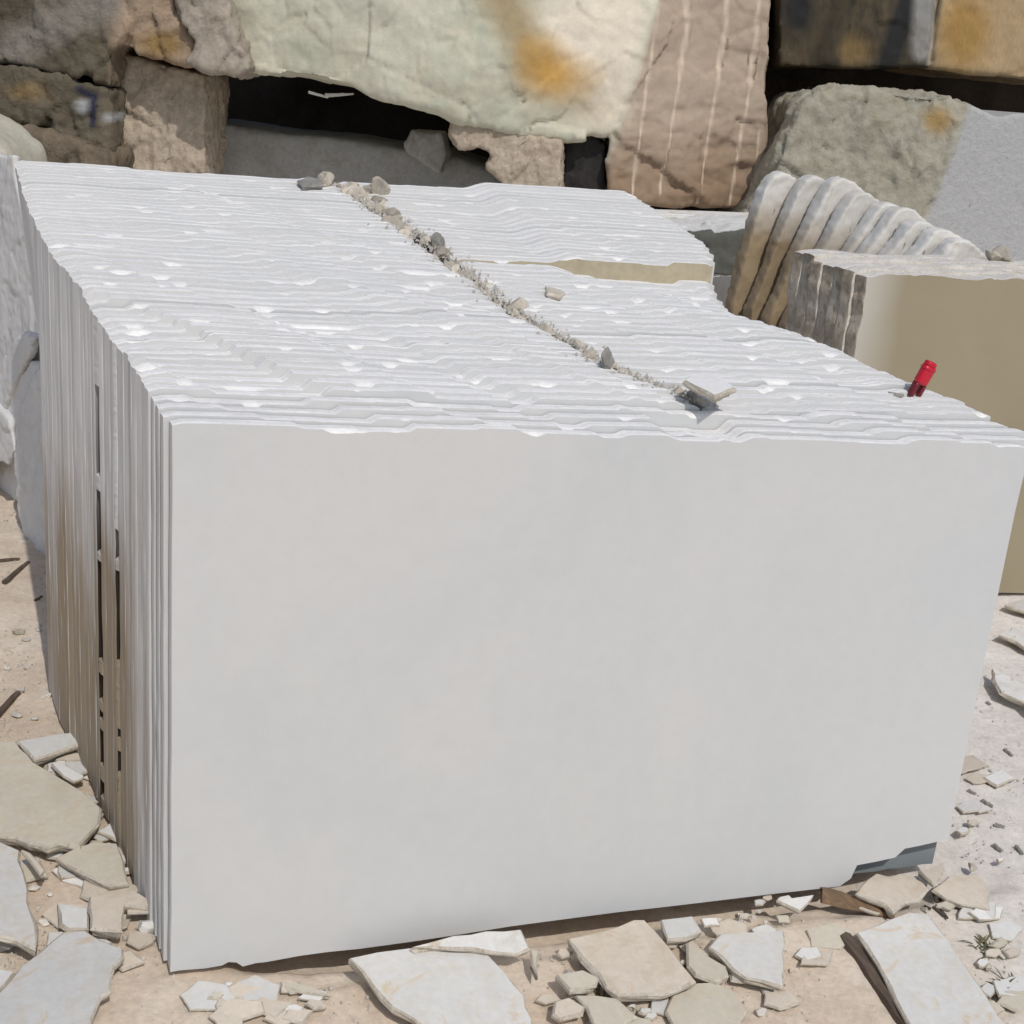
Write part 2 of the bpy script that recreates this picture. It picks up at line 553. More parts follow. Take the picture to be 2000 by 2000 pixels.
# ------------------------------------------------------------------ flat broken pieces on the ground
def flake(name, px, t, lift, mat, tilt=(0, 0), jag=.006, seed=0.0, under=.45, base=None, h0=None, step=.03, mats2=None):
    """broken piece of slab lying about flat: outline of its upper face in photo pixels on its own tilted plane"""
    cx = sum(p[0] for p in px) / len(px); cy = sum(p[1] for p in px) / len(px)
    g = on_slope(cx, cy, lift + t) if base is None else np.array(base, float)
    n = (-(SX + tilt[0]), -(SY + tilt[1]), 1.0)
    if base is not None: n = (-tilt[0], -tilt[1], 1.0)
    d = np.dot(n, g)
    P = [on_plane(a, b, n, d) for a, b in px]
    ring = []
    for a, b in zip(P, P[1:] + P[:1]):
        L = np.linalg.norm(b - a); m = max(1, int(L / step))
        tang = (b - a) / (L + 1e-9); nor = np.array([tang[1], -tang[0], 0])
        for q in range(m):
            f = q / m; p = a + (b - a) * f
            w = 0 if q == 0 else 1
            p = p + nor * jag * (n1(p[0] * 40 + seed, p[1] * 40) * 1.5 + .6 * n1(p[0] * 120, p[1] * 120 + seed)) * w
            ring.append(p)
    ar = sum(a[0] * b[1] - b[0] * a[1] for a, b in zip(ring, ring[1:] + ring[:1]))
    if ar < 0: ring = ring[::-1]
    k = len(ring); c = np.mean(ring, axis=0)
    nn = np.array(n) / np.linalg.norm(n)
    V, F = [], []
    bev = min(.0035, t * .2)
    for lay in range(5):
        for i, p in enumerate(ring):
            a, b = ring[i - 1], ring[(i + 1) % k]
            tg = b - a; nor = np.array([tg[1], -tg[0], 0]); nor /= (np.linalg.norm(nor) + 1e-9)
            r1 = n1(p[0] * 60 + seed, p[1] * 60, lay * 3.3); r2 = n1(p[0] * 25, p[1] * 25 + seed, lay * 1.7)
            if lay == 0: q = p - nor * bev * (1.2 + r1)
            elif lay == 1: q = p - nn * bev * (1.1 + .7 * r1)
            elif lay == 2: q = p + nor * (.3 * t * r2) - nn * t * (.42 + .15 * r1)
            elif lay == 3: q = p + nor * (t * (.3 * r2 - (1 - under) * .5)) - nn * t * (.8 + .1 * r1)
            else: q = p - nor * t * (1 - under) * (1.2 + r2) - nn * t
            V.append(q)
    F.append(tuple(range(k))); F.append(tuple(reversed(range(4 * k, 5 * k))))
    MI = [0, 0]
    for l in range(4):
        for i in range(k):
            j = (i + 1) % k; F.append((l * k + i, (l + 1) * k + i, (l + 1) * k + j, l * k + j)); MI.append(1 if mats2 else 0)
    loc = (c[0], c[1], min(v[2] for v in V))
    o = mesh_obj(name, V, F, [mat, mats2] if mats2 else mat, loc, midx=MI)
    return o


def fragm(name, a, b, c2=None, po=.0, sc=7, bs=.12):
    return stone(name, a, b, c2, scale=sc, fine=70, bs=bs, bd=.004, rough=.8, per_obj=.07, fa=.16, spots=(8, .56, (.56, .47, .355)))


M_BEIGE = fragm('dusty_beige_marble', (.50, .46, .37), (.58, .54, .45), (.52, .45, .35))
M_PINK = fragm('dusty_pinkish_marble', (.56, .49, .40), (.64, .575, .49), (.52, .44, .34))
M_GREYW = fragm('grey_white_marble', (.55, .545, .52), (.62, .61, .585), (.56, .52, .45))
M_WHITEF = fragm('bright_broken_marble', (.66, .65, .62), (.74, .73, .70), (.60, .57, .52))
M_EDGE = stone('broken_marble_edge', (.42, .38, .31), (.58, .53, .45), (.34, .29, .22), scale=25, fine=150, bs=.6, bd=.005, rough=.85)
M_WOOD = None


def wood_mat(name, a, b):
    m, nt, bs = new_mat(name)
    co = coords(nt, (30, 3, 30))
    n = tex_noise(nt, co, 1.5, 8, .7, .5)
    nt.links.new(ramp(nt, n, [(.3, a), (.7, b)]), bs.inputs['Base Color']); bs.inputs['Roughness'].default_value = .85
    bump(nt, bs, n, .6, .004); return m


M_WOOD = wood_mat('weathered_dark_wood', (.05, .035, .025), (.15, .11, .08))
M_WOODB = wood_mat('brown_wood', (.10, .06, .035), (.26, .17, .10))

GF = 'broken slab pieces lying around the stack'


def Z8(pts): return [(x / 3.22, 1400 + y / 3.22) for x, y in pts]
def ZR1(pts): return [(350 + x / 2.972, 1650 + y / 2.972) for x, y in pts]
def ZR2(pts): return [(950 + x / 2.972, 1650 + y / 2.972) for x, y in pts]
def ZR3(pts): return [(1550 + x / 4.293, 1550 + y / 4.293) for x, y in pts]


FL = [
    # left side
    ('large rounded beige slab piece at the left edge, front rim undercut by a dark crack', Z8([(-200, 200), (0, 150), (100, 150), (215, 285), (330, 350), (430, 410), (530, 470), (640, 570), (628, 670), (560, 740), (500, 805), (380, 798), (300, 822), (240, 798), (180, 790), (100, 758), (0, 752), (-200, 740)]), .028, .012, M_BEIGE, (0, -.03)),
    ('pale strip-like slab piece with dark edge beside the left flank', Z8([(105, 150), (250, 125), (510, 75), (515, 165), (400, 205), (218, 268)]), .022, .016, M_GREYW, (0, 0)),
    ('small white tongue-shaped chip beside the left flank', Z8([(320, 292), (400, 292), (530, 368), (525, 385), (462, 408), (395, 372)]), .014, .014, M_WHITEF, (0, 0)),
    ('narrow pinkish sliver just under the dark edge at the left flank', Z8([(350, 268), (420, 236), (520, 222), (575, 268), (470, 268)]), .010, .006, M_PINK, (0, 0)),
    ('square beige piece tilted against the foot of the left flank', Z8([(350, 885), (470, 820), (590, 782), (735, 795), (780, 900), (812, 1045), (690, 1062), (590, 1020)]), .022, .010, M_BEIGE, (.02, .05)),
    ('pinkish flat piece with straight front edge at the front left corner', Z8([(560, 1125), (700, 1108), (845, 1088), (975, 1190), (785, 1185), (770, 1345), (640, 1340), (565, 1330)]), .028, .016, M_PINK, (0, .02)),
    ('thin pink tile on the front left corner pieces', Z8([(800, 1192), (970, 1196), (985, 1222), (800, 1236)]), .010, .022, M_PINK, (0, 0)),
    ('big pale grey-white slab piece pointing up at the bottom left corner', Z8([(-100, 1850), (60, 1650), (240, 1482), (330, 1400), (400, 1345), (540, 1340), (640, 1400), (775, 1455), (782, 1505), (725, 1560), (705, 1640), (700, 1720), (640, 1760), (560, 1950), (-100, 1990)]), .026, .012, M_GREYW, (0, 0)),
    ('grey-white slab piece with a sharp right edge at the far left bottom', Z8([(-250, 800), (0, 780), (125, 838), (150, 960), (180, 1080), (205, 1240), (225, 1465), (100, 1400), (-250, 1300)]), .024, .030, M_GREYW, (-.04, .02)),
    ('slim pale wedge leaning beside the sharp-edged slab piece', Z8([(130, 838), (190, 850), (285, 960), (250, 995)]), .012, .034, M_PINK, (0, 0)),
    ('whitish lump-sided piece above the big bottom left piece', Z8([(360, 1165), (560, 1200), (560, 1330), (430, 1335), (380, 1300)]), .02, .006, M_WHITEF, (0, 0)),
    ('pale flat piece in the bottom left corner under the grey-white piece', Z8([(-100, 1600), (0, 1580), (100, 1600), (40, 1680), (-100, 1800)]), .018, .004, M_WHITEF, (0, 0)),
    # bottom middle
    ('long grey-beige slab piece with thick left edge in front of the front slab', ZR1([(985, 655), (1150, 618), (1335, 592), (1640, 610), (1800, 638), (1900, 745), (2010, 870), (2060, 1080), (1450, 1080), (1235, 940), (1120, 820)]), .030, .006, M_GREYW, (0, 0)),
    ('bright thin piece lying under the bottom edge of the front slab', ZR1([(1350, 590), (1500, 548), (1780, 498), (1985, 488), (2040, 600), (1960, 635), (1830, 622), (1700, 600)]), .016, .034, M_WHITEF, (0, .02)),
    ('small tall pink shard at the right end of the bright thin piece', ZR2([(250, 605), (312, 615), (300, 765), (262, 690)]), .016, .016, M_PINK, (0, 0)),
    ('thin greenish sliver half buried below the front slab', ZR1([(590, 790), (700, 805), (870, 860), (880, 872), (700, 850), (600, 815)]), .010, .000, M_BEIGE, (0, 0)),
    ('large pinkish square piece with a rounded front rim in the bottom middle', ZR2([(470, 542), (600, 512), (740, 478), (850, 432), (920, 432), (985, 500), (1060, 585), (1150, 700), (1220, 785), (1130, 835), (1045, 868), (900, 868), (765, 872), (690, 820), (650, 745), (560, 660), (510, 595)]), .026, .012, M_PINK, (0, 0)),
    ('small blocky beige piece left of the large pinkish one', ZR2([(405, 752), (470, 735), (560, 722), (655, 768), (640, 818), (560, 836), (485, 842)]), .028, .010, M_BEIGE, (0, 0)),
    ('grey-white piece just right of the large pinkish one, under the slab edge', ZR2([(1010, 432), (1100, 420), (1200, 408), (1255, 500), (1160, 538), (1050, 548)]), .022, .012, M_GREYW, (0, 0)),
    ('white shield-shaped piece right of the bottom middle pieces', ZR2([(1290, 590), (1350, 512), (1540, 500), (1728, 492), (1730, 640), (1728, 825), (1600, 790), (1500, 770), (1430, 722)]), .020, .010, M_GREYW, (0, 0)),
    ('small white triangular piece under the bottom edge of the front slab', ZR2([(1688, 320), (1800, 302), (1902, 288), (1820, 382)]), .014, .022, M_WHITEF, (0, 0)),
    ('dusty flat piece below the large pinkish one', ZR2([(510, 870), (640, 868), (760, 885), (880, 995), (760, 1060), (620, 1040), (580, 940)]), .020, .006, M_BEIGE, (0, 0)),
    ('pinkish flat piece at the bottom edge, left of the dusty one', ZR2([(395, 905), (480, 880), (570, 935), (560, 975), (430, 1010), (380, 980)]), .018, .006, M_PINK, (0, 0)),
    ('rough greyish piece between the pinkish and the shield-shaped ones', ZR2([(1160, 562), (1200, 552), (1290, 640), (1390, 700), (1410, 760), (1340, 790), (1215, 745), (1165, 700)]), .024, .002, M_BEIGE, (0, 0)),
    ('pale green-grey dusty piece at the bottom below the shield-shaped one', ZR2([(1075, 872), (1220, 800), (1330, 792), (1440, 850), (1520, 960), (1450, 1080), (1100, 1080), (1040, 960)]), .016, .000, M_BEIGE, (0, 0)),
    ('low pale piece at the bottom edge right of the dusty one', ZR2([(735, 1010), (830, 985), (950, 1010), (1010, 1080), (700, 1080)]), .014, .004, M_BEIGE, (0, 0)),
    # right
    ('pinkish piece with jagged upper edge by the broken slab corner', ZR3([(600, 722), (690, 665), (800, 690), (880, 662), (1000, 692), (1090, 740), (1140, 800), (1060, 880), (940, 915), (840, 1000), (760, 925), (640, 880), (520, 830), (560, 770)]), .020, .010, M_PINK, (0, 0)),
    ('small beige wedge under the grey corner of the second slab', ZR3([(1048, 635), (1130, 628), (1250, 572), (1272, 640), (1215, 745), (1180, 760), (1110, 700)]), .018, .014, M_PINK, (0, 0)),
    ('long flat grey slab piece running out of the bottom right corner', ZR3([(525, 1165), (700, 1095), (960, 992), (1130, 1005), (1230, 1130), (1380, 1350), (1490, 1500), (1600, 1650), (1800, 1960), (1000, 1990), (850, 1720), (700, 1420), (600, 1270)]), .022, .002, M_GREYW, (0, 0)),
    ('pale piece with dark left rim at the right edge of the ground', [(1938, 1305), (1970, 1320), (2030, 1352), (2060, 1420), (2000, 1372), (1955, 1352), (1945, 1335)], .020, .014, M_WHITEF, (0, 0)),
    ('thin pale piece with a dark rim by the tan slab foot', [(1962, 1181), (2000, 1194), (2060, 1212), (2060, 1180), (2000, 1168)], .016, .010, M_GREYW, (0, 0)),
    ('thin pale piece with a dark rim midway down the right edge', [(1950, 1239), (1985, 1253), (2000, 1264), (2060, 1290), (2060, 1240), (1990, 1222)], .016, .010, M_WHITEF, (0, 0)),
    ('low pinkish piece behind the dark cracks at lower right', ZR3([(1160, 800), (1300, 690), (1560, 680), (1640, 800), (1650, 960), (1400, 930), (1280, 880)]), .014, .002, M_PINK, (0, 0)),
]
for j, (lab, px, t, lift, mt, tilt) in enumerate(FL):
    o = flake('slab_fragment', px, t * .92, lift + .007 + GO, mt, tilt, seed=j * 3.3, mats2=M_EDGE)
    tag(o, lab, 'stone', GF)


def stick(name, a, b, w, h, mat, seed=0.0, label=None, cat='stick', group=None, taper=.8):
    """splintered length of wood or stone lying from a to b"""
    a = np.array(a, float); b = np.array(b, float); d = b - a; L = np.linalg.norm(d); d /= L
    sd = np.cross(d, (0, 0, 1)); sd /= np.linalg.norm(sd); up = np.cross(sd, d)
    V, F = [], []; m = max(4, int(L / .02))
    for i in range(m + 1):
        f = i / m; s = 1 - (1 - taper) * f
        wv = w * s * (1 + .25 * n1(f * 5, seed)); hv = h * s * (1 + .25 * n1(f * 6, seed + 3))
        off = sd * w * .25 * n1(f * 3, seed + 8)
        for u, v in ((-1, 0), (-.9, .8), (-.2, 1), (.8, .85), (1, .1), (.6, -.1)):
            jt = .06 * n1(i * 3.1, u * 7, v * 5 + seed)
            e = d * (w * .5 * n1(u * 5, v * 5, seed) if i in (0, m) else 0)
            V.append(a + d * L * f + off + e + sd * wv * .5 * (u + jt) + up * hv * (v + jt))
    for i in range(m):
        for q in range(6):
            k = (q + 1) % 6; F.append((i * 6 + q, i * 6 + k, (i + 1) * 6 + k, (i + 1) * 6 + q))
    F.append(tuple(reversed(range(6)))); F.append(tuple(range(m * 6, m * 6 + 6)))
    o = mesh_obj(name, V, F, mat, (a + b) / 2)
    return tag(o, label, cat, group)


def gpt(px, py, h=0.0): return on_slope(px, py, GO + h)


stick('wood_plank', gpt(1648, 1836), gpt(1790, 2040), .026, .020, M_WOOD, 1.2, 'dark weathered wood strip lying beside the long grey slab piece at bottom right', 'wood', taper=1.0)
stick('wood_plank', gpt(1600, 1752, .004), gpt(1742, 1788, .004), .050, .018, M_WOODB, 2.2, 'short brown board lying under the broken lower corner of the front slab', 'wood', taper=.6)
stick('dark_splinter', gpt(-10, 1405), gpt(36, 1356), .016, .012, M_WOOD, 3.1, 'thickest dark splinter at the left edge, above the big beige slab piece', 'stick', 'dark splinters on the sand')
stick('dark_splinter', gpt(8, 1140), gpt(56, 1100), .014, .010, M_WOOD, 4.1, 'dark slanting splinter at the left edge below the leaning slabs', 'stick', 'dark splinters on the sand')
stick('dark_splinter', gpt(-10, 1098), gpt(38, 1094), .010, .009, M_WOOD, 5.1, 'dark level splinter at the left edge just above the slanting one', 'stick', 'dark splinters on the sand')
stick('dark_splinter', gpt(68, 1175), gpt(82, 1166), .008, .006, M_WOOD, 6.1, 'tiny dark splinter on the bare sand at left', 'stick', 'dark splinters on the sand')
for j, (a, b) in enumerate([((1917, 1565), (1938, 1577)), ((1962, 1466), (1977, 1478)), ((1890, 1546), (1905, 1553)), ((1940, 1652), (1956, 1664)), ((1984, 1655), (1996, 1670)), ((1927, 1374), (1934, 1378)), ((1943, 1612), (1962, 1618))]):
    stick('stone_splinter', gpt(*a), gpt(*b), .010, .008, M_GREYR, 9 + j, 'short dark stone splinter scattered on the pale dusty ground at right', 'stone', 'dark splinters on the pale ground')
for j, (a, b) in enumerate([((1820, 1740), (1828, 1762)), ((1830, 1762), (1852, 1746)), ((1850, 1763), (1930, 1783)), ((1822, 1775), (1845, 1790)), ((1805, 1772), (1818, 1776)), ((1838, 1780), (1850, 1795))]):
    stick('dry_stalk', gpt(*a), gpt(*b, .006), .006, .006, M_WOOD, 19 + j, 'thin dark dry stalk in the spray between slab pieces at lower right', 'twig', 'dry stalks at lower right')
# small dry weeds
M_WEED, _nt, _b = new_mat('dry_weed'); _b.inputs['Base Color'].default_value = (.13, .12, .05, 1); _b.inputs['Roughness'].default_value = .9
for j, (px, py, n, lab) in enumerate([(1925, 1855, 34, 'olive dry weed tuft on the ground at lower right'), (1968, 1925, 20, 'smaller dry weed tuft near the bottom right corner'), (1180, 1955, 14, 'tiny dry weed tuft by the dusty piece at the bottom edge')]):
    c = gpt(px, py); V, F = [], []
    for q in range(n):
        a = rnd.uniform(0, 6.28); L = rnd.uniform(.015, .05); el = rnd.uniform(.1, .9)
        b = c + np.array([rnd.uniform(-.025, .025), rnd.uniform(-.02, .02), .0]); d = np.array([math.cos(a) * math.cos(el), math.sin(a) * math.cos(el), math.sin(el)])
        s = np.array([-math.sin(a), math.cos(a), 0]) * .0022
        k = len(V); mid = b + d * L * .6; tip = b + d * L - np.array([0, 0, .3 * L * L * 10])
        V += [b - s, b + s, mid + s, mid - s, tip]; F += [(k, k + 1, k + 2, k + 3), (k + 3, k + 2, k + 4)]
    tag(mesh_obj('dry_weed', V, F, M_WEED, c), lab, 'plant')


# ------------------------------------------------------------------ loose chips, individually
def scatter(name, n, boxes, smin, smax, mat, label, group, seed):
    rr = random.Random(seed); out = []
    for i in range(n):
        x0, y0, x1, y1 = rr.choice(boxes)
        px, py = rr.uniform(x0, x1), rr.uniform(y0, y1)
        P = gpt(px, py)
        s = smin + (smax - smin) * rr.random() ** 2.2
        o = rock(name, P, (s * rr.uniform(.8, 1.5), s * rr.uniform(.7, 1.2), s * rr.uniform(.35, .8)), mat, seed * 10 + i * 1.71, rot=rr.uniform(0, 6.28))
        tag(o, label, 'stone', group)


scatter('marble_chip', 46, [(80, 1500, 230, 1700), (60, 1640, 300, 1860), (215, 1760, 330, 1880), (90, 1440, 180, 1510)], .008, .034, M_PEB,
        'small pale stone chip among the broken pieces at the foot of the left flank', 'chips at the left flank', 3)
scatter('marble_chip', 40, [(360, 1910, 690, 1985), (1040, 1790, 1120, 1960), (1360, 1790, 1460, 1900), (1180, 1930, 1500, 1990), (1440, 1760, 1560, 1850)], .006, .026, M_PEB,
        'small pale stone chip on the sand along the foot of the front slab', 'chips before the front slab', 5)
scatter('marble_chip', 22, [(1860, 1500, 1990, 1900), (1800, 1700, 1900, 1830), (1900, 1380, 1990, 1600), (1940, 1850, 1990, 1990)], .006, .022, M_PEB,
        'small pale stone chip on the dusty ground right of the front slab', 'chips on the ground at right', 8)
scatter('marble_chip', 26, [(0, 1060, 100, 1400), (10, 1180, 90, 1420), (120, 1380, 160, 1460)], .006, .03, M_PEB,
        'small pale stone chip on the bare sand left of the stack', 'chips on the sand at left', 13)
def bits(n, boxes, smin, smax, label, group, seed):
    rr = random.Random(seed)
    for i in range(n):
        x0, y0, x1, y1 = rr.choice(boxes); cx, cy = rr.uniform(x0, x1), rr.uniform(y0, y1)
        s = rr.uniform(smin, smax); m = rr.choice((4, 5, 5, 6)); a0 = rr.uniform(0, 6.28)
        px = [(cx + s * rr.uniform(.75, 1.2) * math.cos(a0 + q * 6.283 / m), cy - .52 * s * rr.uniform(.75, 1.2) * math.sin(a0 + q * 6.283 / m)) for q in range(m)]
        o = flake('slab_fragment', px, rr.uniform(.006, .014), .004 + GO, rr.choice((M_BEIGE, M_PINK, M_PINK, M_GREYW, M_WHITEF)), (rr.uniform(-.12, .12), rr.uniform(-.1, .16)), jag=.003, seed=seed + i * 2.7, step=.015, mats2=M_EDGE)
        tag(o, label, 'stone', group)


bits(50, [(30, 1640, 270, 1760), (180, 1720, 320, 1880), (70, 1460, 190, 1500), (150, 1560, 250, 1640), (230, 1640, 300, 1700)], 12, 30, 'thumb-sized broken flake between the bigger pieces at the front left corner', 'flakes at the front left corner', 21)
bits(26, [(10, 1560, 300, 1740), (20, 1690, 300, 1880), (60, 1450, 200, 1560)], 34, 70, 'hand-sized broken piece wedged among the larger slabs at the front left corner', 'hand-sized pieces at the front left corner', 31)
bits(22, [(1020, 1880, 1560, 1990), (1420, 1800, 1640, 1960), (360, 1930, 640, 1995)], 26, 60, 'hand-sized broken piece lying in the dust along the bottom edge', 'hand-sized pieces along the bottom edge', 33)
bits(14, [(1700, 1660, 1900, 1780), (1850, 1450, 1990, 1650), (1900, 1750, 1990, 1990)], 24, 56, 'hand-sized broken piece on the pale ground at right', 'hand-sized pieces at right', 35)
bits(34, [(1230, 1780, 1420, 1880), (1180, 1900, 1330, 1985), (1040, 1850, 1110, 1960), (1440, 1750, 1560, 1800), (400, 1920, 640, 1980)], 9, 24, 'thumb-sized broken flake between the bigger pieces along the front foot', 'flakes along the front foot', 23)
bits(18, [(1770, 1690, 1900, 1800), (1840, 1560, 1990, 1700), (1900, 1820, 1990, 1960)], 8, 20, 'thumb-sized broken flake on the pale ground at lower right', 'flakes at lower right', 25)
for j, (px, py, s, lab, mt) in enumerate([
        (285, 1815, .052, 'rounded pale pebble in the dark nook at the front left corner', M_WHITEF),
        (38, 1232, .040, 'flat grey pebble alone on the bare sand at left', M_RUBBLE),
        (1282, 1955, .026, 'small white pebble in the dark hollow below the large pinkish piece', M_WHITEF),
        (1338, 1850, .036, 'pale oval stone between the large pinkish and the rough greyish pieces', M_WHITEF),
        (446, 1920, .020, 'pale upright nub of stone under the notch in the front slab foot', M_WHITEF),
        (1898, 1690, .034, 'grey wedge-shaped stone alone on the pale ground at right', M_RUBBLE),
        (10, 1840, .12, 'rough brownish-grey lump lying on the far left bottom slab piece', M_GREYR)]):
    o = rock('pebble', gpt(px, py + 8, .0), (s, s * .8, s * .7), mt, 60 + j * 1.9, rot=j * .8)
    tag(o, lab, 'stone', 'single pebbles')

# fine grit nobody could count
V, F = [], []
rr = random.Random(77)
for i in range(5200):
    zone = rr.random()
    if zone < .4: px, py = rr.uniform(-60, 340), rr.uniform(1420, 2020)
    elif zone < .62: px, py = rr.uniform(330, 1700), rr.uniform(1760, 2020)
    elif zone < .78: px, py = rr.uniform(1700, 2060), rr.uniform(1300, 2020)
    else: px, py = rr.uniform(-40, 120), rr.uniform(1000, 1430)
    P = gpt(px, py, .0005)
    if P[1] > -.07 and .02 < P[0] < 1.8: continue
    s = .0012 + .0048 * rr.random() ** 3
    k = len(V); a = rr.uniform(0, 6.28)
    for q in range(3): V.append(P + s * np.array([math.cos(a + q * 2.1), math.sin(a + q * 2.1), -.3]) * rr.uniform(.7, 1.2))
    V.append(P + np.array([rr.uniform(-.3, .3) * s, rr.uniform(-.3, .3) * s, s * .9]))
    F += [(k, k + 1, k + 3), (k + 1, k + 2, k + 3), (k + 2, k, k + 3)]
for i in range(1500):
    yy = rr.uniform(.15, 1.56); xc = lerp_pts(GAP, yy) + rr.gauss(0, .022)
    s = .0015 + .005 * rr.random() ** 2.5; P = np.array([xc, yy, z_top(xc, yy) + split_top(xc, yy, 0 if xc < lerp_pts(GAP, yy) else 1.3) * .8 - .001])
    k = len(V); a = rr.uniform(0, 6.28)
    for q in range(3): V.append(P + s * np.array([math.cos(a + q * 2.1), math.sin(a + q * 2.1), -.5]) * rr.uniform(.7, 1.2))
    V.append(P + np.array([rr.uniform(-.3, .3) * s, rr.uniform(-.3, .3) * s, s * .9]))
    F += [(k, k + 1, k + 3), (k + 1, k + 2, k + 3), (k + 2, k, k + 3)]
tag(mesh_obj('stone_grit', V, F, M_PEB), 'fine pale stone grit strewn over the ground and along the rubble seam', 'grit', kind='stuff')

# ------------------------------------------------------------------ things on the long stack
P = on_plane(1350, 775, (0, 1, 0), .15)
o = flake('slab_fragment', [(1336, 742), (1352, 733), (1372, 726), (1405, 730), (1438, 756), (1396, 772)], .020, 0, M_ROUGH, (-.02, .08), base=(1.03, .20, 1.030), seed=44, under=.3, jag=.002, mats2=M_EDGE)
tag(o, 'loose square white chip lying tilted on the top front edge of the stack', 'stone')
o = flake('slab_fragment', [(1065, 558), (1085, 562), (1105, 570), (1095, 577), (1068, 572)], .012, 0, M_RUBBLE, (0, .1), base=(1.0, .80, 1.10), seed=45)
tag(o, 'little grey chip lying on the right row near the tan strip', 'stone')
o = flake('slab_fragment', [(580, 352), (600, 344), (628, 350), (632, 362), (590, 363)], .009, 0, M_GREYR, (0, .13), base=(.60, 1.52, 1.237), seed=46)
tag(o, 'grey flat chip on the rear of the left row, beside the seam', 'stone')
# the red clip
M_RED, _nt, _b = new_mat('red_plastic'); _b.inputs['Base Color'].default_value = (.50, .004, .022, 1); _b.inputs['Roughness'].default_value = .38
M_DRED, _nt, _b = new_mat('dark_red_plastic'); _b.inputs['Base Color'].default_value = (.13, .008, .012, 1); _b.inputs['Roughness'].default_value = .45
root = bpy.data.objects.new('plastic_clip', None); COL.objects.link(root)
PB = on_plane(1786, 768, (0, 1, 0), .225); root.location = PB
root.empty_display_size = .02
tag(root, 'small red plastic clip stuck upright on the right end of the stack', 'clip')
PT = on_plane(1820, 708, (0, 1, 0), .215)
ax = PT - PB; Lc = np.linalg.norm(ax); ax /= Lc
rt = np.cross(ax, (0, 1, 0)); rt /= np.linalg.norm(rt); bk = np.cross(rt, ax)


def rod(name, f0, f1, w, dpt, cx, mat, nseg=12, dome=0.0):
    V, F = [], []; rings = 7
    for i in range(rings):
        f = i / (rings - 1); s = 1.0
        if dome and i == rings - 1: s = .72
        if dome and i == rings - 2: s = .95
        if i == 0: s = .9
        for q in range(nseg):
            a = 2 * math.pi * q / nseg
            ca, sa = math.cos(a), math.sin(a)
            ca = math.copysign(abs(ca) ** .6, ca); sa = math.copysign(abs(sa) ** .6, sa)
            V.append(PB + ax * Lc * (f0 + (f1 - f0) * f) + rt * (cx + ca * w * s) + bk * sa * dpt * s)
    for i in range(rings - 1):
        for q in range(nseg):
            k = (q + 1) % nseg; F.append((i * nseg + q, i * nseg + k, (i + 1) * nseg + k, (i + 1) * nseg + q))
    F.append(tuple(reversed(range(nseg)))); F.append(tuple(range((rings - 1) * nseg, rings * nseg)))
    o = mesh_obj(name, V, F, mat, PB, parent=root, smooth=True)
    return o


rod('body', .30, .88, .0150, .011, 0, M_RED)
rod('collar', .78, .82, .0165, .0125, 0, M_RED)
rod('cap', .88, 1.02, .0130, .010, .001, M_RED, dome=1)
rod('prong', -.02, .32, .0050, .009, -.0100, M_DRED)
rod('prong', -.12, .32, .0060, .009, .0085, M_DRED)
stick('stone_splinter', on_plane(1735, 770, (0, 1, 0), .235), on_plane(1765, 774, (0, 1, 0), .225), .010, .006, M_GREYR, 71, 'dark grey splinter lying beside the red clip on the stack top', 'stone')


# ------------------------------------------------------------------ big blocks
def block(name, px, D, thick, mat, voxel=.03, smooth=4, rough=.03, rs=2.2, fine=.008, hook=None, masks=None, parent=None, slant=0.0, pts=None, axis=None, facet=0.0, fs=1.7):
    """heavy block: outline on its own plane at distance D, real thickness, remeshed and weathered"""
    axis = E2 if axis is None else np.array(axis, float)
    if pts is None: P = [at_depth(a, b, D) for a, b in px]
    else: P = [np.array(p, float) for p in pts]
    B = [p + axis * thick for p in P]; n = len(P)
    c = np.mean(P, axis=0); P0 = [p - c for p in P]; B0 = [p - c for p in B]
    F = [tuple(range(n)), tuple(reversed(range(n, 2 * n)))] + [(i, n + i, n + (i + 1) % n, (i + 1) % n) for i in range(n)]
    # make the winding outward
    nrm = sum((np.cross(P0[i], P0[(i + 1) % n]) for i in range(n)), np.zeros(3))
    if nrm @ axis > 0: F = [tuple(reversed(f)) for f in F]
    V, F = remeshed(P0 + B0, F, voxel)
    V = relax(V, F, smooth)
    NN = normals(V, F)
    s = V @ E1; z = V[:, 2]; dep = V @ axis
    ws = V + c
    if hook is not None:
        V = V - axis[None, :] * hook(ws, dep, thick)[:, None]
        NN = normals(V, F)
    d = np.array([rough * fbm(p, rs, 5, D) + fine * fbm(p, rs * 7, 4, D + 3) + (fine * .8 * abs(n1(p[0] * rs * 3, p[1] * rs * 3, p[2] * rs * 9))) for p in V])
    if facet:
        fd = np.zeros(len(V))
        for lev, (sc, am) in enumerate(((fs, facet), (fs * 3.1, facet * .3))):
            for i, p in enumerate(V):
                w3 = Vector((p[0] * .35, p[1] * .35, p[2] * .5)) * (.6 * sc)
                q = Vector(p) * sc + Vector((n1(*w3), n1(w3.y, w3.z, w3.x), 0)) * .7 + Vector((D * 3.1, lev * 7.7, D))
                ds, ps = noise.voronoi(q)
                c0 = ps[0]; g = noise.noise_vector(c0 * 5.31)
                fd[i] += am * (1.2 * n1(c0.x * 3.7, c0.y * 3.7, c0.z * 3.7) + 1.3 * g.dot(q - c0)) - am * .35 * math.exp(-(ds[1] - ds[0]) / .05) * (n1(c0.x * 9, c0.y * 9, c0.z) > 0)
        d = d + fd
    if masks and 'calm' in masks: d = d * masks['calm'](ws)
    V = V + NN * d[:, None]
    base = np.array([0, 0, V[:, 2].min()])
    o = mesh_obj(name, V + c, F, mat, c + base, parent=parent, smooth=True)
    if masks:
        for k, f in masks.items():
            if k != 'calm': set_attr(o, k, f(ws))
    return o


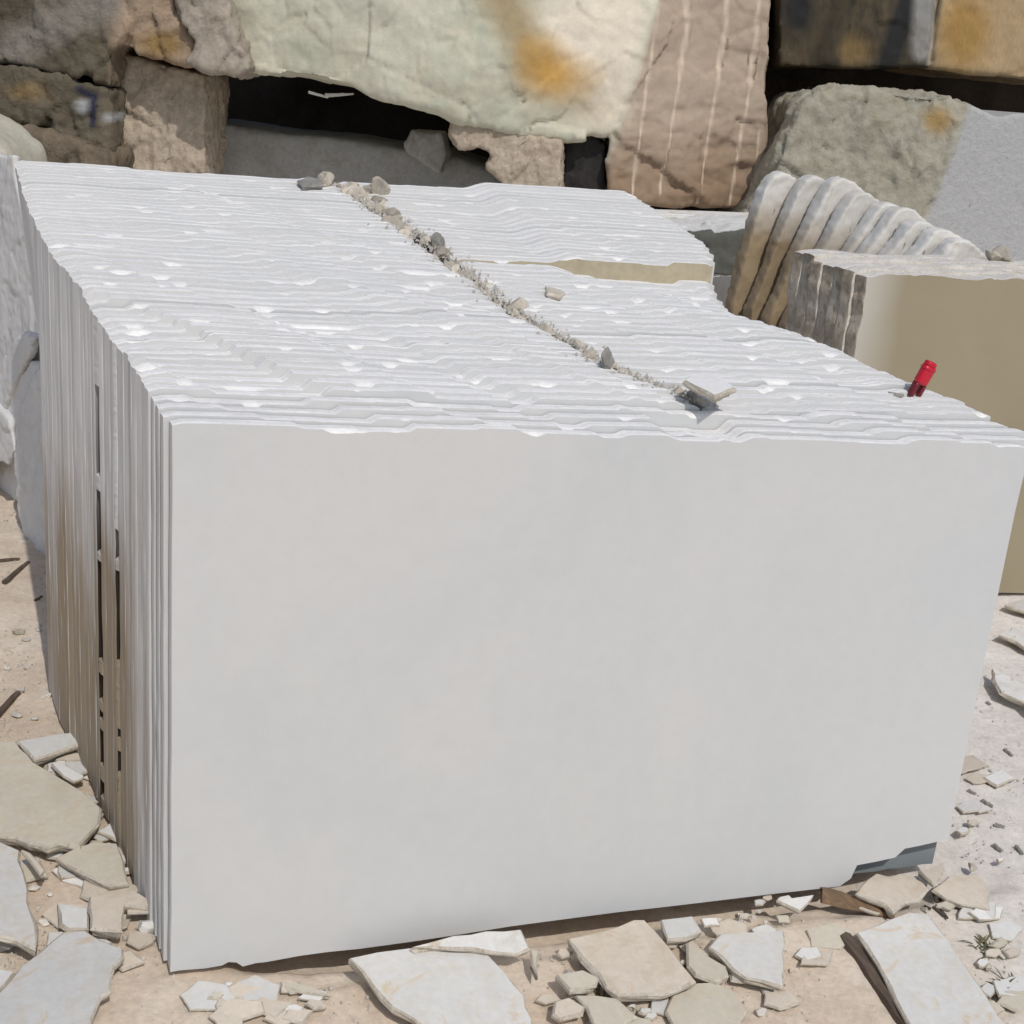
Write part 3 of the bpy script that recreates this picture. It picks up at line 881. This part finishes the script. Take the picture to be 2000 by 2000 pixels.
def to_px(ws):
    d = ws - CAM; z = d @ CF
    return 1000 + FPX * (d @ CR) / z, 1000 - FPX * (d @ CU) / z


def plane_px(D):
    """map a world point straight back along E2 onto the front plane, in outline units"""
    def f(ws):
        k = (ws - CAM) @ E2
        q = ws - np.outer(k - D, E2)
        return to_px(q)
    return f


def vstep(a, b, x):
    t = np.clip((x - a) / (b - a), 0, 1); return t * t * (3 - 2 * t)


def seg_dist(px, py, a, b):
    a = np.array(a, float); b = np.array(b, float); d = b - a; L2 = d @ d
    t = np.clip(((px - a[0]) * d[0] + (py - a[1]) * d[1]) / L2, 0, 1)
    return np.hypot(px - a[0] - t * d[0], py - a[1] - t * d[1])


# huge boulder with the drilled side
DB = 11.15
uv = plane_px(DB)
LINES = [((1343, -250), (1343, 58)), ((1343, 58), (1284, 375)), ((1282, 20), (1230, 378)), ((1430, -250), (1420, 58)), ((1420, 58), (1360, 397)), ((1495, -250), (1481, 98)), ((1481, 98), (1425, 399)), ((1488, 254), (1470, 395)), ((1210, -250), (1190, 40))]


def edge_x(py): return 1286 - (np.clip(py, -250, 400)) * .33


def side_mask(ws):
    x, y = uv(ws); e = edge_x(y)
    return vstep(-18, 22, x - e)


def drill(ws):
    x, y = uv(ws); d = np.full(len(x), 1e3)
    for a, b in LINES: d = np.minimum(d, seg_dist(x, y, a, b))
    return d


def boulder_hook(ws, dep, th):
    x, y = uv(ws); w = np.clip(1 - dep / (th * .8), 0, 1)
    left = np.exp(-((x - 900) / 420) ** 2) * .55
    und = vstep(90, 300, y) * (1 - side_mask(ws)) * .10
    sm = side_mask(ws)
    crag = np.array([(.05 * abs(n1(p[0] * 3.2, p[1] * 3.2, p[2] * 7)) + .03 * abs(n1(p[0] * 8, p[1] * 8, p[2] * 15)) if q > .2 and t > 130 else 0.0) for p, q, t in zip(ws, sm, y)]) * vstep(130, 330, y)
    gro = crag + .014 * np.exp(-(drill(ws) / 2.6) ** 2) * side_mask(ws)
    ang = np.clip(x - edge_x(y), 0, 400) * .0005
    return w * (left - und - ang) - gro


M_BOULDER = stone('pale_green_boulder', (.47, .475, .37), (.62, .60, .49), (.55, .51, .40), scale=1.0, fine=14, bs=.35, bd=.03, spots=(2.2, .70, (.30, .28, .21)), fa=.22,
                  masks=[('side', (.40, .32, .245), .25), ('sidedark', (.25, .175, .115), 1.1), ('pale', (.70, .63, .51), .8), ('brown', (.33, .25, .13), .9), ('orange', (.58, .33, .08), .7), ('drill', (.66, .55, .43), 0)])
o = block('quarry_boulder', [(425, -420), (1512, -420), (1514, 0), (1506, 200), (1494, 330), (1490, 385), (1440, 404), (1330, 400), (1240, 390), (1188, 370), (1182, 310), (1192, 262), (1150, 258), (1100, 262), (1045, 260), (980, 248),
          (900, 230), (868, 211), (800, 196), (735, 188), (690, 168), (640, 158), (560, 148), (520, 143), (488, 137), (470, 100), (455, 60), (430, 0)], DB, 2.6, M_BOULDER,
          voxel=.020, smooth=3, rough=.06, rs=.9, fine=.008, hook=boulder_hook, facet=.055, fs=1.15,
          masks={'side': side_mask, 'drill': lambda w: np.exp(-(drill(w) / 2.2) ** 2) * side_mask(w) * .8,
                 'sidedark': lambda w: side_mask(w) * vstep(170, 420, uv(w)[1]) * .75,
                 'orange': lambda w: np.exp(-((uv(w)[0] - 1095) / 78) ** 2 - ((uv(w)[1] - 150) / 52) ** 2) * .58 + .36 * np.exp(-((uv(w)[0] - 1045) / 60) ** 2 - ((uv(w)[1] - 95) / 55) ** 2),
                 'brown': lambda w: .78 * np.exp(-(seg_dist(*uv(w), (935, -80), (1045, 120)) / 58) ** 2) + .4 * np.exp(-((uv(w)[0] - 1120) / 110) ** 2 - ((uv(w)[1] - 205) / 60) ** 2),
                 'pale': lambda w: .55 * np.exp(-((uv(w)[0] - 1130) / 150) ** 2 - ((uv(w)[1] - 60) / 190) ** 2) * (1 - side_mask(w)) + .5 * np.exp(-(seg_dist(*uv(w), (1090, 70), (1150, 60)) / 38) ** 2) + .5 * np.exp(-(seg_dist(*uv(w), (1230, -50), (1180, 200)) / 60) ** 2)})
tag(o, 'huge pale green boulder with an orange stain and a drill-grooved tan right side', 'boulder')

# dark boulders upper left
M_DARKR = stone('dark_brown_weathered_rock', (.085, .072, .050), (.165, .14, .10), (.115, .092, .058), scale=2.4, fine=30, bs=.9, bd=.03, spots=(7, .62, (.035, .028, .02)),
                masks=[('tan', (.36, .27, .19), .5), ('ochre', (.26, .17, .07), .8), ('blue', (.012, .016, .05), 0), ('smudge', (.36, .37, .37), .4), ('mauve', (.215, .195, .165), .7)])
uvd = plane_px(10.75)
zero = lambda w: np.zeros(len(w))
o = block('rock_block', [(-420, -420), (335, -420), (340, 0), (352, 45), (378, 85), (368, 122), (300, 112), (232, 95), (222, 100), (214, 166), (140, 147), (60, 130), (0, 117), (-420, 40)], 10.75, 1.8, M_DARKR, voxel=.024, smooth=1, rough=.03, rs=2.0, fine=.014, facet=.06, fs=2.0,
          masks={'tan': lambda w: vstep(185, 265, uvd(w)[0]), 'ochre': lambda w: np.exp(-((uvd(w)[0] - 315) / 45) ** 2 - ((uvd(w)[1] - 85) / 28) ** 2), 'blue': zero, 'smudge': zero,
                 'mauve': lambda w: .9 * np.exp(-(seg_dist(*uvd(w), (30, 90), (200, 0)) / 50) ** 2)})
tag(o, 'dark brown weathered block with a tan right end, uppermost at upper left', 'boulder')
M_PALER = stone('pinkish_grey_rock', (.29, .25, .20), (.42, .37, .31), (.25, .21, .16), scale=2.6, fine=34, bs=.8, bd=.02, spots=(5, .64, (.10, .085, .06)))
o = block('rock_block', [(332, -420), (395, -420), (432, 0), (456, 60), (478, 108), (487, 134), (466, 148), (400, 136), (366, 120), (384, 84), (358, 40), (338, 0)], 10.65, 1.4, M_PALER, voxel=.022, smooth=1, rough=.02, rs=2.4, fine=.012, facet=.045, fs=2.6)
tag(o, 'pinkish-grey wedge-shaped rock squeezed between the dark block and the pale green boulder', 'boulder')
uve = plane_px(10.6)
o = block('rock_block', [(-420, 60), (0, 125), (100, 148), (214, 176), (213, 250), (210, 296), (150, 276), (60, 246), (0, 230), (-420, 150)], 10.75, 1.6, M_DARKR, voxel=.024, smooth=1, rough=.03, rs=2.3, fine=.016, facet=.05, fs=2.4,
          masks={'tan': zero, 'ochre': lambda w: .5 * np.exp(-((uve(w)[0] - 40) / 50) ** 2 - ((uve(w)[1] - 180) / 25) ** 2), 'mauve': zero,
                 'blue': lambda w: np.exp(-(np.minimum(seg_dist(*uve(w), (140, 175), (170, 190)), seg_dist(*uve(w), (172, 190), (170, 245))) / 7) ** 2),
                 'smudge': lambda w: .9 * np.exp(-((uve(w)[0] - 148) / 18) ** 2 - ((uve(w)[1] - 208) / 15) ** 2) + .7 * np.exp(-((uve(w)[0] - 200) / 12) ** 2 - ((uve(w)[1] - 230) / 10) ** 2)})
tag(o, 'dark brown rock layer with a blue paint mark, under the topmost dark block', 'boulder')
o = block('rock_block', [(-420, 180), (0, 240), (60, 256), (130, 272), (208, 300), (206, 460), (-420, 460)], 10.5, 1.5, M_DARKR, voxel=.03, smooth=1, rough=.03, rs=2.5, fine=.014, facet=.05, fs=2.4,
          masks={'tan': lambda w: zero(w) + .25, 'ochre': zero, 'blue': zero, 'smudge': zero, 'mauve': zero})
tag(o, 'lowest dark brown rock at upper left, just above the slab tops', 'boulder')
M_BEIGEROCK = stone('light_beige_rock', (.40, .38, .31), (.50, .48, .40), scale=2, fine=40, bs=.4, bd=.01)
o = block('rock_block', [(-420, 100), (-150, 200), (-60, 240), (-10, 272), (20, 306), (30, 470), (-420, 500)], 9.2, .7, M_BEIGEROCK, voxel=.04, smooth=3, rough=.03, rs=2, fine=.008)
tag(o, 'light beige smooth rock at the left edge behind the leaning grey slab', 'boulder')

# lower block row in the cave
M_TANR = stone('tan_rough_rock', (.38, .315, .24), (.52, .44, .345), (.32, .25, .18), scale=4, fine=45, bs=.9, bd=.02, spots=(9, .63, (.11, .08, .05)))
o = block('rock_block', [(214, 102), (262, 114), (330, 128), (398, 146), (400, 255), (394, 460), (184, 460), (204, 260), (210, 190)], 11.08, .9, M_TANR, voxel=.02, smooth=1, rough=.015, rs=3, fine=.010, facet=.03, fs=3.2)
tag(o, 'sunlit tan rough block with a shadowed top corner, below the dark block', 'boulder')
M_GREYS = stone('grey_sawn_block_stone', (.27, .265, .25), (.35, .345, .325), (.24, .225, .20), scale=2.2, fine=30, bs=.25, bd=.01)
o = block('rock_block', [(396, 235), (560, 262), (700, 275), (800, 292), (880, 300), (960, 330), (1010, 375), (1010, 520), (380, 520), (394, 330)], 11.75, 1.0, M_GREYS, voxel=.04, smooth=2, rough=.015, rs=1.5, fine=.004)
tag(o, 'dark grey sawn block lying in the shadow under the pale green boulder', 'boulder')
o = block('rock_block', [(806, 258), (862, 262), (874, 300), (860, 338), (802, 302), (790, 285)], 11.5, .4, M_GREYS, voxel=.016, smooth=1, rough=.01, rs=4, fine=.004, facet=.02, fs=5)
tag(o, 'grey chunk of stone in the dark gap left of the tan prop stone', 'boulder')
o = block('prop_stone', [(884, 233), (960, 248), (1040, 266), (1098, 271), (1097, 450), (1015, 450), (985, 364), (954, 327), (964, 303), (938, 286), (898, 291), (880, 262)], 10.72, .55, M_TANR, voxel=.016, smooth=1, rough=.012, rs=4, fine=.009, facet=.022, fs=4.5)
tag(o, 'sunlit tan prop stone with a bitten left side under the pale green boulder', 'boulder')
M_BLACK = stone('blackened_timber', (.012, .011, .010), (.035, .032, .03), scale=8, fine=60, bs=.6, bd=.01, rough=.7)
o = block('prop_block', [(1101, 264), (1150, 259), (1182, 280), (1180, 450), (1100, 450)], 11.0, .4, M_BLACK, voxel=.02, smooth=2, rough=.01, rs=5, fine=.006)
tag(o, 'black upright prop block beside the tan prop stone under the boulder', 'prop')
# bright torn strip caught in the gap
stick('torn_strip', at_depth(602, 182, 11.0), at_depth(640, 192, 11.05), .035, .02, M_GREYW, 61, 'left half of a small bright torn strip caught in the dark gap', 'scrap')
stick('torn_strip', at_depth(636, 190, 11.02), at_depth(690, 185, 11.0), .05, .03, M_GREYW, 63, 'right half of a small bright torn strip caught in the dark gap', 'scrap', taper=.4)

# upper right block
uvb = plane_px(11.7)
M_BRB = stone('dark_sawn_brown_block', (.035, .028, .018), (.10, .078, .046), (.03, .028, .024), scale=1.4, fine=36, bs=.35, bd=.012, stretch=(1.6, 1.6, .55),
              masks=[('tanend', (.40, .29, .165), 0), ('ochre', (.34, .21, .07), .6), ('black', (.02, .02, .02), .6), ('grey', (.26, .255, .24), .5), ('drill', (.50, .42, .32), 0)])
bl_d = lambda w: seg_dist(*uvb(w), (1848, -300), (1818, 126))
bl_e = lambda w: uvb(w)[0] - (1838 - uvb(w)[1] * .16)
o = block('rock_block', [(1520, -420), (2500, -420), (2500, 185), (2080, 162), (1990, 152), (1940, 147), (1880, 140), (1820, 131), (1700, 133), (1522, 133)], 11.7, 2.6, M_BRB, voxel=.024, smooth=1, rough=.014, rs=1.6, fine=.006, facet=.016, fs=2.5,
          hook=lambda w, dep, th: -.03 * np.exp(-(bl_d(w) / 4) ** 2),
          masks={'tanend': lambda w: vstep(-4, 6, bl_e(w)) * .95, 'ochre': lambda w: vstep(-4, 6, bl_e(w)) * np.exp(-((uvb(w)[0] - 1885) / 50) ** 2 - ((uvb(w)[1] - 60) / 80) ** 2) + .35 * np.exp(-((uvb(w)[0] - 1665) / 45) ** 2 - ((uvb(w)[1] - 100) / 40) ** 2),
                 'black': lambda w: np.exp(-(seg_dist(*uvb(w), (1775, 0), (1735, 125)) / 22) ** 2) + .8 * np.exp(-((uvb(w)[0] - 1560) / 40) ** 2 - ((uvb(w)[1] - 20) / 60) ** 2),
                 'grey': lambda w: np.exp(-(seg_dist(*uvb(w), (1808, -100), (1800, 100)) / 20) ** 2),
                 'drill': lambda w: np.exp(-(bl_d(w) / 3.6) ** 2)})
tag(o, 'dark sawn block with a pale drill line and a tan right end, at upper right', 'boulder')

# rough block with the smooth grey sawn side
uvg = plane_px(10.7)
def g_edge(y): return 1893 - (y - 205) * .37
def g_side(w):
    x, y = uvg(w); return vstep(-8, 10, x - g_edge(y))
M_GRB = stone('rough_grey_green_block', (.30, .285, .225), (.41, .39, .315), (.34, .30, .22), scale=2.2, fine=26, bs=.9, bd=.03, spots=(4, .64, (.13, .12, .09)), fa=.2,
              masks=[('ochre', (.36, .25, .11), .6), ('sawn', (.41, .412, .41), 0)])
o = block('rock_block', [(1592, 186), (1640, 178), (1720, 178), (1800, 184), (1852, 188), (1892, 202), (1925, 216), (1960, 230), (2000, 223), (2120, 232), (2500, 240), (2500, 540), (1800, 540), (1440, 540), (1450, 430), (1475, 395), (1510, 330), (1545, 255), (1568, 205)], 10.7, 1.6, M_GRB, voxel=.022, smooth=2, rough=.035, rs=2.2, fine=.014, facet=.05, fs=2.3,
          hook=lambda w, dep, th: -np.clip(uvg(w)[0] - g_edge(uvg(w)[1]), 0, 900) * .0016 * np.clip(1 - dep / th, 0, 1),
          masks={'sawn': g_side, 'calm': lambda w: 1 - .93 * g_side(w), 'ochre': lambda w: .9 * np.exp(-((uvg(w)[0] - 1830) / 32) ** 2 - ((uvg(w)[1] - 235) / 30) ** 2)})
tag(o, 'rough grey-green block with a smooth grey sawn side, right of the drilled boulder', 'boulder')
# dark backing blocks added to keep light out of the gaps
M_REAR = stone('dark_backing_rock', (.06, .05, .04), (.11, .09, .07), scale=2, fine=30, bs=.6, bd=.02)
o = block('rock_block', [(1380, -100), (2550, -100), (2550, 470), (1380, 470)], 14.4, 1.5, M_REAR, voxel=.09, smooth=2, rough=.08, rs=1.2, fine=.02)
tag(o, 'added dark backing block keeping light out of the gap beneath the dark sawn block', 'boulder')
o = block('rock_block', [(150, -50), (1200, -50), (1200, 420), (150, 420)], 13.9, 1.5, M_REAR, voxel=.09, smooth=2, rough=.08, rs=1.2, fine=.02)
tag(o, 'added dark backing block keeping light out of the cave under the pale green boulder', 'boulder')

# low white block behind the right row, and a thin slab on it
M_LOWB = stone('white_low_block', (.58, .57, .54), (.66, .65, .62), scale=3, fine=40, bs=.3, bd=.01, masks=[('front', (.10, .10, .085), .5)])  # shade of the front put into the colour by a dark mask
Dl = 8.2
o = block('stone_block', [(1300, 455), (1345, 456), (1400, 452), (1485, 450), (1560, 448), (1560, 540), (1300, 540)], Dl, 1.0, M_LOWB, voxel=.022, smooth=1, rough=.01, rs=4, fine=.008, facet=.03, fs=4,
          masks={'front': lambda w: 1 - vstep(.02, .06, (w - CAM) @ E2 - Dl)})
tag(o, 'low white block with a rough front coloured dark for its shade, behind the right row', 'boulder')
o = flake('thin_slab', [(1262, 408), (1380, 412), (1540, 418), (1540, 426), (1380, 421), (1266, 416)], .05, 0, M_WHITEF, (0, .02), base=at_depth(1400, 416, 9.3), seed=66)
tag(o, 'thin white slab lying on the far low block below the drilled boulder', 'slab')

# ------------------------------------------------------------------ tan stack at right
M_FING = stone('finger_slab_stone', (.57, .555, .52), (.66, .64, .60), (.53, .495, .43), scale=5, fine=40, bs=.2, bd=.006, masks=[('dirt', (.29, .22, .135), .7)], spots=(14, .66, (.20, .15, .10)), per_obj=.06, fa=.2)
M_TANEND = stone('brown_slab_end', (.44, .37, .27), (.62, .55, .45), (.30, .225, .14), scale=12, fine=70, bs=.8, bd=.01, stretch=(1, 1, .6), spots=(16, .66, (.08, .06, .04)))
M_TANTOP = stone('pale_split_top', (.60, .57, .52), (.70, .67, .62), (.52, .46, .38), scale=12, fine=90, bs=.6, bd=.006)


def tan_face():
    m, nt, b = new_mat('tan_sawn_face')
    co = coords(nt, (1, 1, 1), True)
    n = tex_noise(nt, co, 1.8, 5, .5, .5)
    col = ramp(nt, n, [(.3, (.27, .225, .145)), (.7, (.325, .275, .185))])
    x = N(nt, 'ShaderNodeSeparateXYZ'); nt.links.new(co, x.inputs[0])
    f = math_n(nt, 'ADD', x.outputs['X'], math_n(nt, 'MULTIPLY', n, .16))
    col = mix(nt, ramp(nt, math_n(nt, 'SUBTRACT', f, 2.26), [(0, 0.0), (.17, 1.0)]), (.50, .475, .42), col)
    nt.links.new(col, b.inputs['Base Color']); b.inputs['Roughness'].default_value = .5
    return m


M_TANFACE = tan_face()
B0 = 1.33
y = B0
for j in range(7):
    xl = 2.207 + .008 * n1(j * 3.3, 8) * (j > 0) - .006 * j
    xr = 4.7
    zt0 = 1.064 + .006 * n1(j * 1.9, 3) + .004 * j
    tl = [(x, zt0 - .018 * (x - 2.2) + .012 * n1(x * 6, j * .45) + .006 * n1(x * 19, j * .9) - .01 * (1 - sstep(0, .05, x - xl))) for x in samples(xl, xr, .012)]
    bl = [(x, z_bot(x, y) + .01 * n1(x * 5, j)) for x in samples(xl + .01, xr, .06)]
    mats = (M_TANFACE if j == 0 else M_TANTOP, M_TANTOP, M_TANEND)
    o = slab('marble_slab', y, .047, tl, bl, shl=-.12, er=.010, mats=mats, chip=1.2, seed=200 + j * 1.7)
    tag(o, 'front tan-faced marble slab standing right of the long stack' if j == 0 else ('rearmost flat-topped slab of the tan stack, against the rounded slabs' if j == 6 else 'flat-topped tan marble slab packed behind the front tan-faced slab'), 'slab', 'tan marble slabs in the right stack')
    y += .0495
PEAKS = [(1532, 337), (1597, 344), (1650, 348), (1690, 374), (1742, 394), (1772, 405), (1803, 430), (1845, 446), (1880, 466)]
FEET = [(1432, 590), (1468, 606), (1503, 622), (1538, 640), (1560, 650), (1580, 660), (1600, 670), (1622, 680), (1640, 690)]
names9 = ['leftmost', 'second', 'third', 'fourth', 'fifth', 'sixth', 'seventh', 'eighth', 'lowest and foremost']
for j in range(9):
    Y = 1.72 + (8 - j) * .088
    pk = PEAKS[j]; ft = FEET[j]
    lean_x = (pk[0] - 30 - ft[0]) / (ft[1] - pk[1] - 22)
    pxs = [(ft[0] - 6, ft[1] + 150), ft, (ft[0] + lean_x * (ft[1] - pk[1]) * .45 - 4, ft[1] - (ft[1] - pk[1]) * .45), (pk[0] - 40, pk[1] + 36), (pk[0] - 22, pk[1] + 9), (pk[0] - 4, pk[1]), (pk[0] + 14, pk[1] + 4), (pk[0] + 34, pk[1] + 20), (pk[0] + 70, pk[1] + 52),
           (pk[0] + 120, pk[1] + 95), (pk[0] + 190, pk[1] + 130), (pk[0] + 330, ft[1] + 160)]
    P = [on_plane(a, b, (0, 1, 0), Y) for a, b in pxs]
    for q in (0, -1): P[q][2] = z_bot(P[q][0], Y) - .01
    o = block('rounded_slab', None, 4.0 + j, .066, M_FING, voxel=.0105, smooth=1, rough=.007, rs=6, fine=.002, facet=.004, fs=5, pts=P, axis=(0, 1, 0),
              masks={'dirt': (lambda jj: (lambda w: np.clip(1.05 - 1.15 * vstep(.86, 1.34, w[:, 2] + .022 * jj), 0, 1)))(j)})
    tag(o, 'round-topped slab of the leaning group behind the tan stack, %s from the left' % names9[j] if j < 8 else 'lowest and foremost round-topped slab, touching the flat tan slabs', 'slab', 'round-topped slabs leaning behind the tan stack')

# ------------------------------------------------------------------ slabs leaning on the left flank
M_GREYF = stone('grey_leaning_marble', (.58, .58, .57), (.66, .655, .64), (.54, .52, .49), scale=4, fine=50, bs=.15, bd=.004, fa=.12)


def flank(px, d, t, lab, mat=M_GREYF, tilt=.06, az=.53):
    n = np.array((math.cos(az), math.sin(az), -tilt)); n /= np.linalg.norm(n)
    P = [on_plane(a, b, n, d) for a, b in px]
    o = block('leaning_slab', None, 3.0 + d * 9, t, mat, voxel=.008, smooth=1, rough=.003, rs=8, fine=.0015, facet=.005, fs=9, pts=P, axis=(math.cos(az), math.sin(az), 0))
    tag(o, lab, 'slab', 'slabs leaning on the left flank'); return o


flank([(-160, 270), (0, 300), (24, 304), (27, 335), (40, 400), (48, 440), (70, 500), (90, 540), (104, 640), (104, 860), (66, 1000), (0, 960), (-160, 920)], .52, .028, 'tall grey slab leaning behind the left flank, its top reaching the beige rock', tilt=.02, az=.30)
flank([(-60, 860), (-30, 760), (0, 706), (30, 657), (46, 645), (66, 655), (58, 690), (30, 742), (8, 800), (-10, 850)], .452, .026, 'broken grey slab strip slanting up to the left flank, topmost of the broken ones', tilt=.05, az=.30)
flank([(-30, 900), (2, 812), (28, 752), (60, 702), (78, 716), (52, 776), (44, 830), (20, 900)], .462, .026, 'second slanting grey slab strip at the left flank, just under the topmost', tilt=.05, az=.30)
flank([(36, 800), (60, 742), (72, 716), (90, 722), (112, 740), (120, 960), (118, 1160), (92, 1125), (66, 1088), (44, 1050), (34, 1000), (30, 940), (24, 900)], .455, .028, 'pale grey slab with a jagged left edge, lowest of those at the left flank', tilt=.02, az=.30)
flank([(-140, 900), (-100, 780), (-20, 770), (16, 820), (26, 880), (12, 912), (-8, 900), (-60, 940)], .447, .028, 'grey slab piece at the left edge with a black hollow beneath it', tilt=.04, az=.30)

# ------------------------------------------------------------------ ground: one sheet to the horizon
def axis_pts(lo, hi, d, far, ratio=1.16):
    a = list(np.arange(lo, hi + 1e-6, d)); s = d; v = hi
    while v < far: s *= ratio; v += s; a.append(v)
    s = d; v = lo
    while v > -far: s *= ratio; v -= s; a.insert(0, v)
    return np.array(a)


gx = axis_pts(-.7, 3.0, .0125, 400); gy = axis_pts(-.8, 2.3, .0125, 400)
nx, ny = len(gx), len(gy)
V = np.empty((nx * ny, 3)); dust = np.empty(nx * ny)
k = 0
for b in gy:
    for a in gx:
        z = float(gz(a, b)) + GO
        near = max(0, 1 - max(abs(a - 1) / 5, abs(b - .8) / 5))
        z += near * (.007 * n1(a * 5, b * 5, 1.1) + .0055 * n1(a * 17, b * 17, 2.2) + .003 * n1(a * 45, b * 45, 3.3))
        z -= (.022 * sstep(.10, .35, a) * (1 - sstep(1.7, 1.9, a)) * sstep(-.09, -.03, b + .02 * n1(a * 6, b * 6, 4)) + .05 * sstep(-.02, .05, b) * sstep(.05, .2, a) * (1 - sstep(1.4, 1.7, a))) * (1 - sstep(1.2, 1.5, b))
        z -= .75 * sstep(2.2, 5.5, b) * (1 - sstep(2.6, 4.6, a - .12 * (b - 5)))
        if near == 0: z += .05 * n1(a * .5, b * .5, 5)
        V[k] = (a, b, z)
        w = sstep(1.2, 1.9, a - .25 * b + .25 * n1(a * 3, b * 3, 8))
        w = max(w, sstep(2.2, 3.2, b))
        dust[k] = w; k += 1
F = [(j * nx + i, j * nx + i + 1, (j + 1) * nx + i + 1, (j + 1) * nx + i) for j in range(ny - 1) for i in range(nx - 1)]
mg, nt, b = new_mat('sandy_yard_ground')
co = coords(nt, (1, 1, 1), True)
n1_ = tex_noise(nt, co, 5, 8, .65, .3); n2_ = tex_noise(nt, co, 60, 8, .7); n3_ = tex_noise(nt, co, 18, 6, .7, .6)
sand = ramp(nt, n1_, [(.3, (.53, .43, .33)), (.5, (.61, .51, .405)), (.72, (.68, .60, .50))])
pale = ramp(nt, n1_, [(.3, (.64, .59, .54)), (.7, (.72, .685, .64))])
col = mix(nt, attr(nt, 'dust'), sand, pale)
col = mix(nt, ramp(nt, n3_, [(.60, 0.0), (.72, .55)]), col, (.33, .26, .18))
col = mix(nt, .4, col, ramp(nt, n2_, [(.3, (.6, .6, .6)), (.65, (1.2, 1.2, 1.2))]), 'MULTIPLY')
nt.links.new(col, b.inputs['Base Color']); b.inputs['Roughness'].default_value = .95; b.inputs['Specular IOR Level'].default_value = .15
bump(nt, b, math_n(nt, 'ADD', n2_, n3_), .5, .006)
g = mesh_obj('ground', V, F, mg, smooth=True)
set_attr(g, 'dust', dust); tag(g, kind='structure')

# ------------------------------------------------------------------ light and camera
EL = R(50); HX, HY = .0, -1.0
ts = Vector((HX * math.cos(EL), HY * math.cos(EL), math.sin(EL))).normalized()
sun = bpy.data.lights.new('sun', 'SUN'); sun.energy = 3.3; sun.angle = R(.6); sun.color = (1.0, .965, .915)
so = bpy.data.objects.new('sun', sun); COL.objects.link(so); so.rotation_euler = (-ts).to_track_quat('-Z', 'Y').to_euler()
so.location = (3, -6, 8)
w = bpy.data.worlds.new('World'); SC.world = w; w.use_nodes = True
nt = w.node_tree; bg = nt.nodes['Background']
sk = nt.nodes.new('ShaderNodeTexSky'); sk.sky_type = 'NISHITA'; sk.sun_disc = False
sk.sun_elevation = EL; sk.sun_rotation = math.atan2(HX, HY); sk.dust_density = 2.0
nt.links.new(sk.outputs[0], bg.inputs[0]); bg.inputs[1].default_value = .145

cd = bpy.data.cameras.new('camera'); co_ = bpy.data.objects.new('camera', cd); COL.objects.link(co_)
cd.sensor_fit = 'HORIZONTAL'; cd.sensor_width = 36; cd.lens = FPX / 2000 * 36; cd.clip_end = 2000; cd.clip_start = .02
co_.matrix_world = Matrix(((CR[0], CU[0], -CF[0], CAM[0]), (CR[1], CU[1], -CF[1], CAM[1]), (CR[2], CU[2], -CF[2], CAM[2]), (0, 0, 0, 1)))
SC.camera = co_
SC.render.resolution_x = SC.render.resolution_y = 1024
vs = SC.view_settings; vs.view_transform = 'Standard'; vs.look = 'None'; vs.gamma = 1.0; vs.exposure = -.56
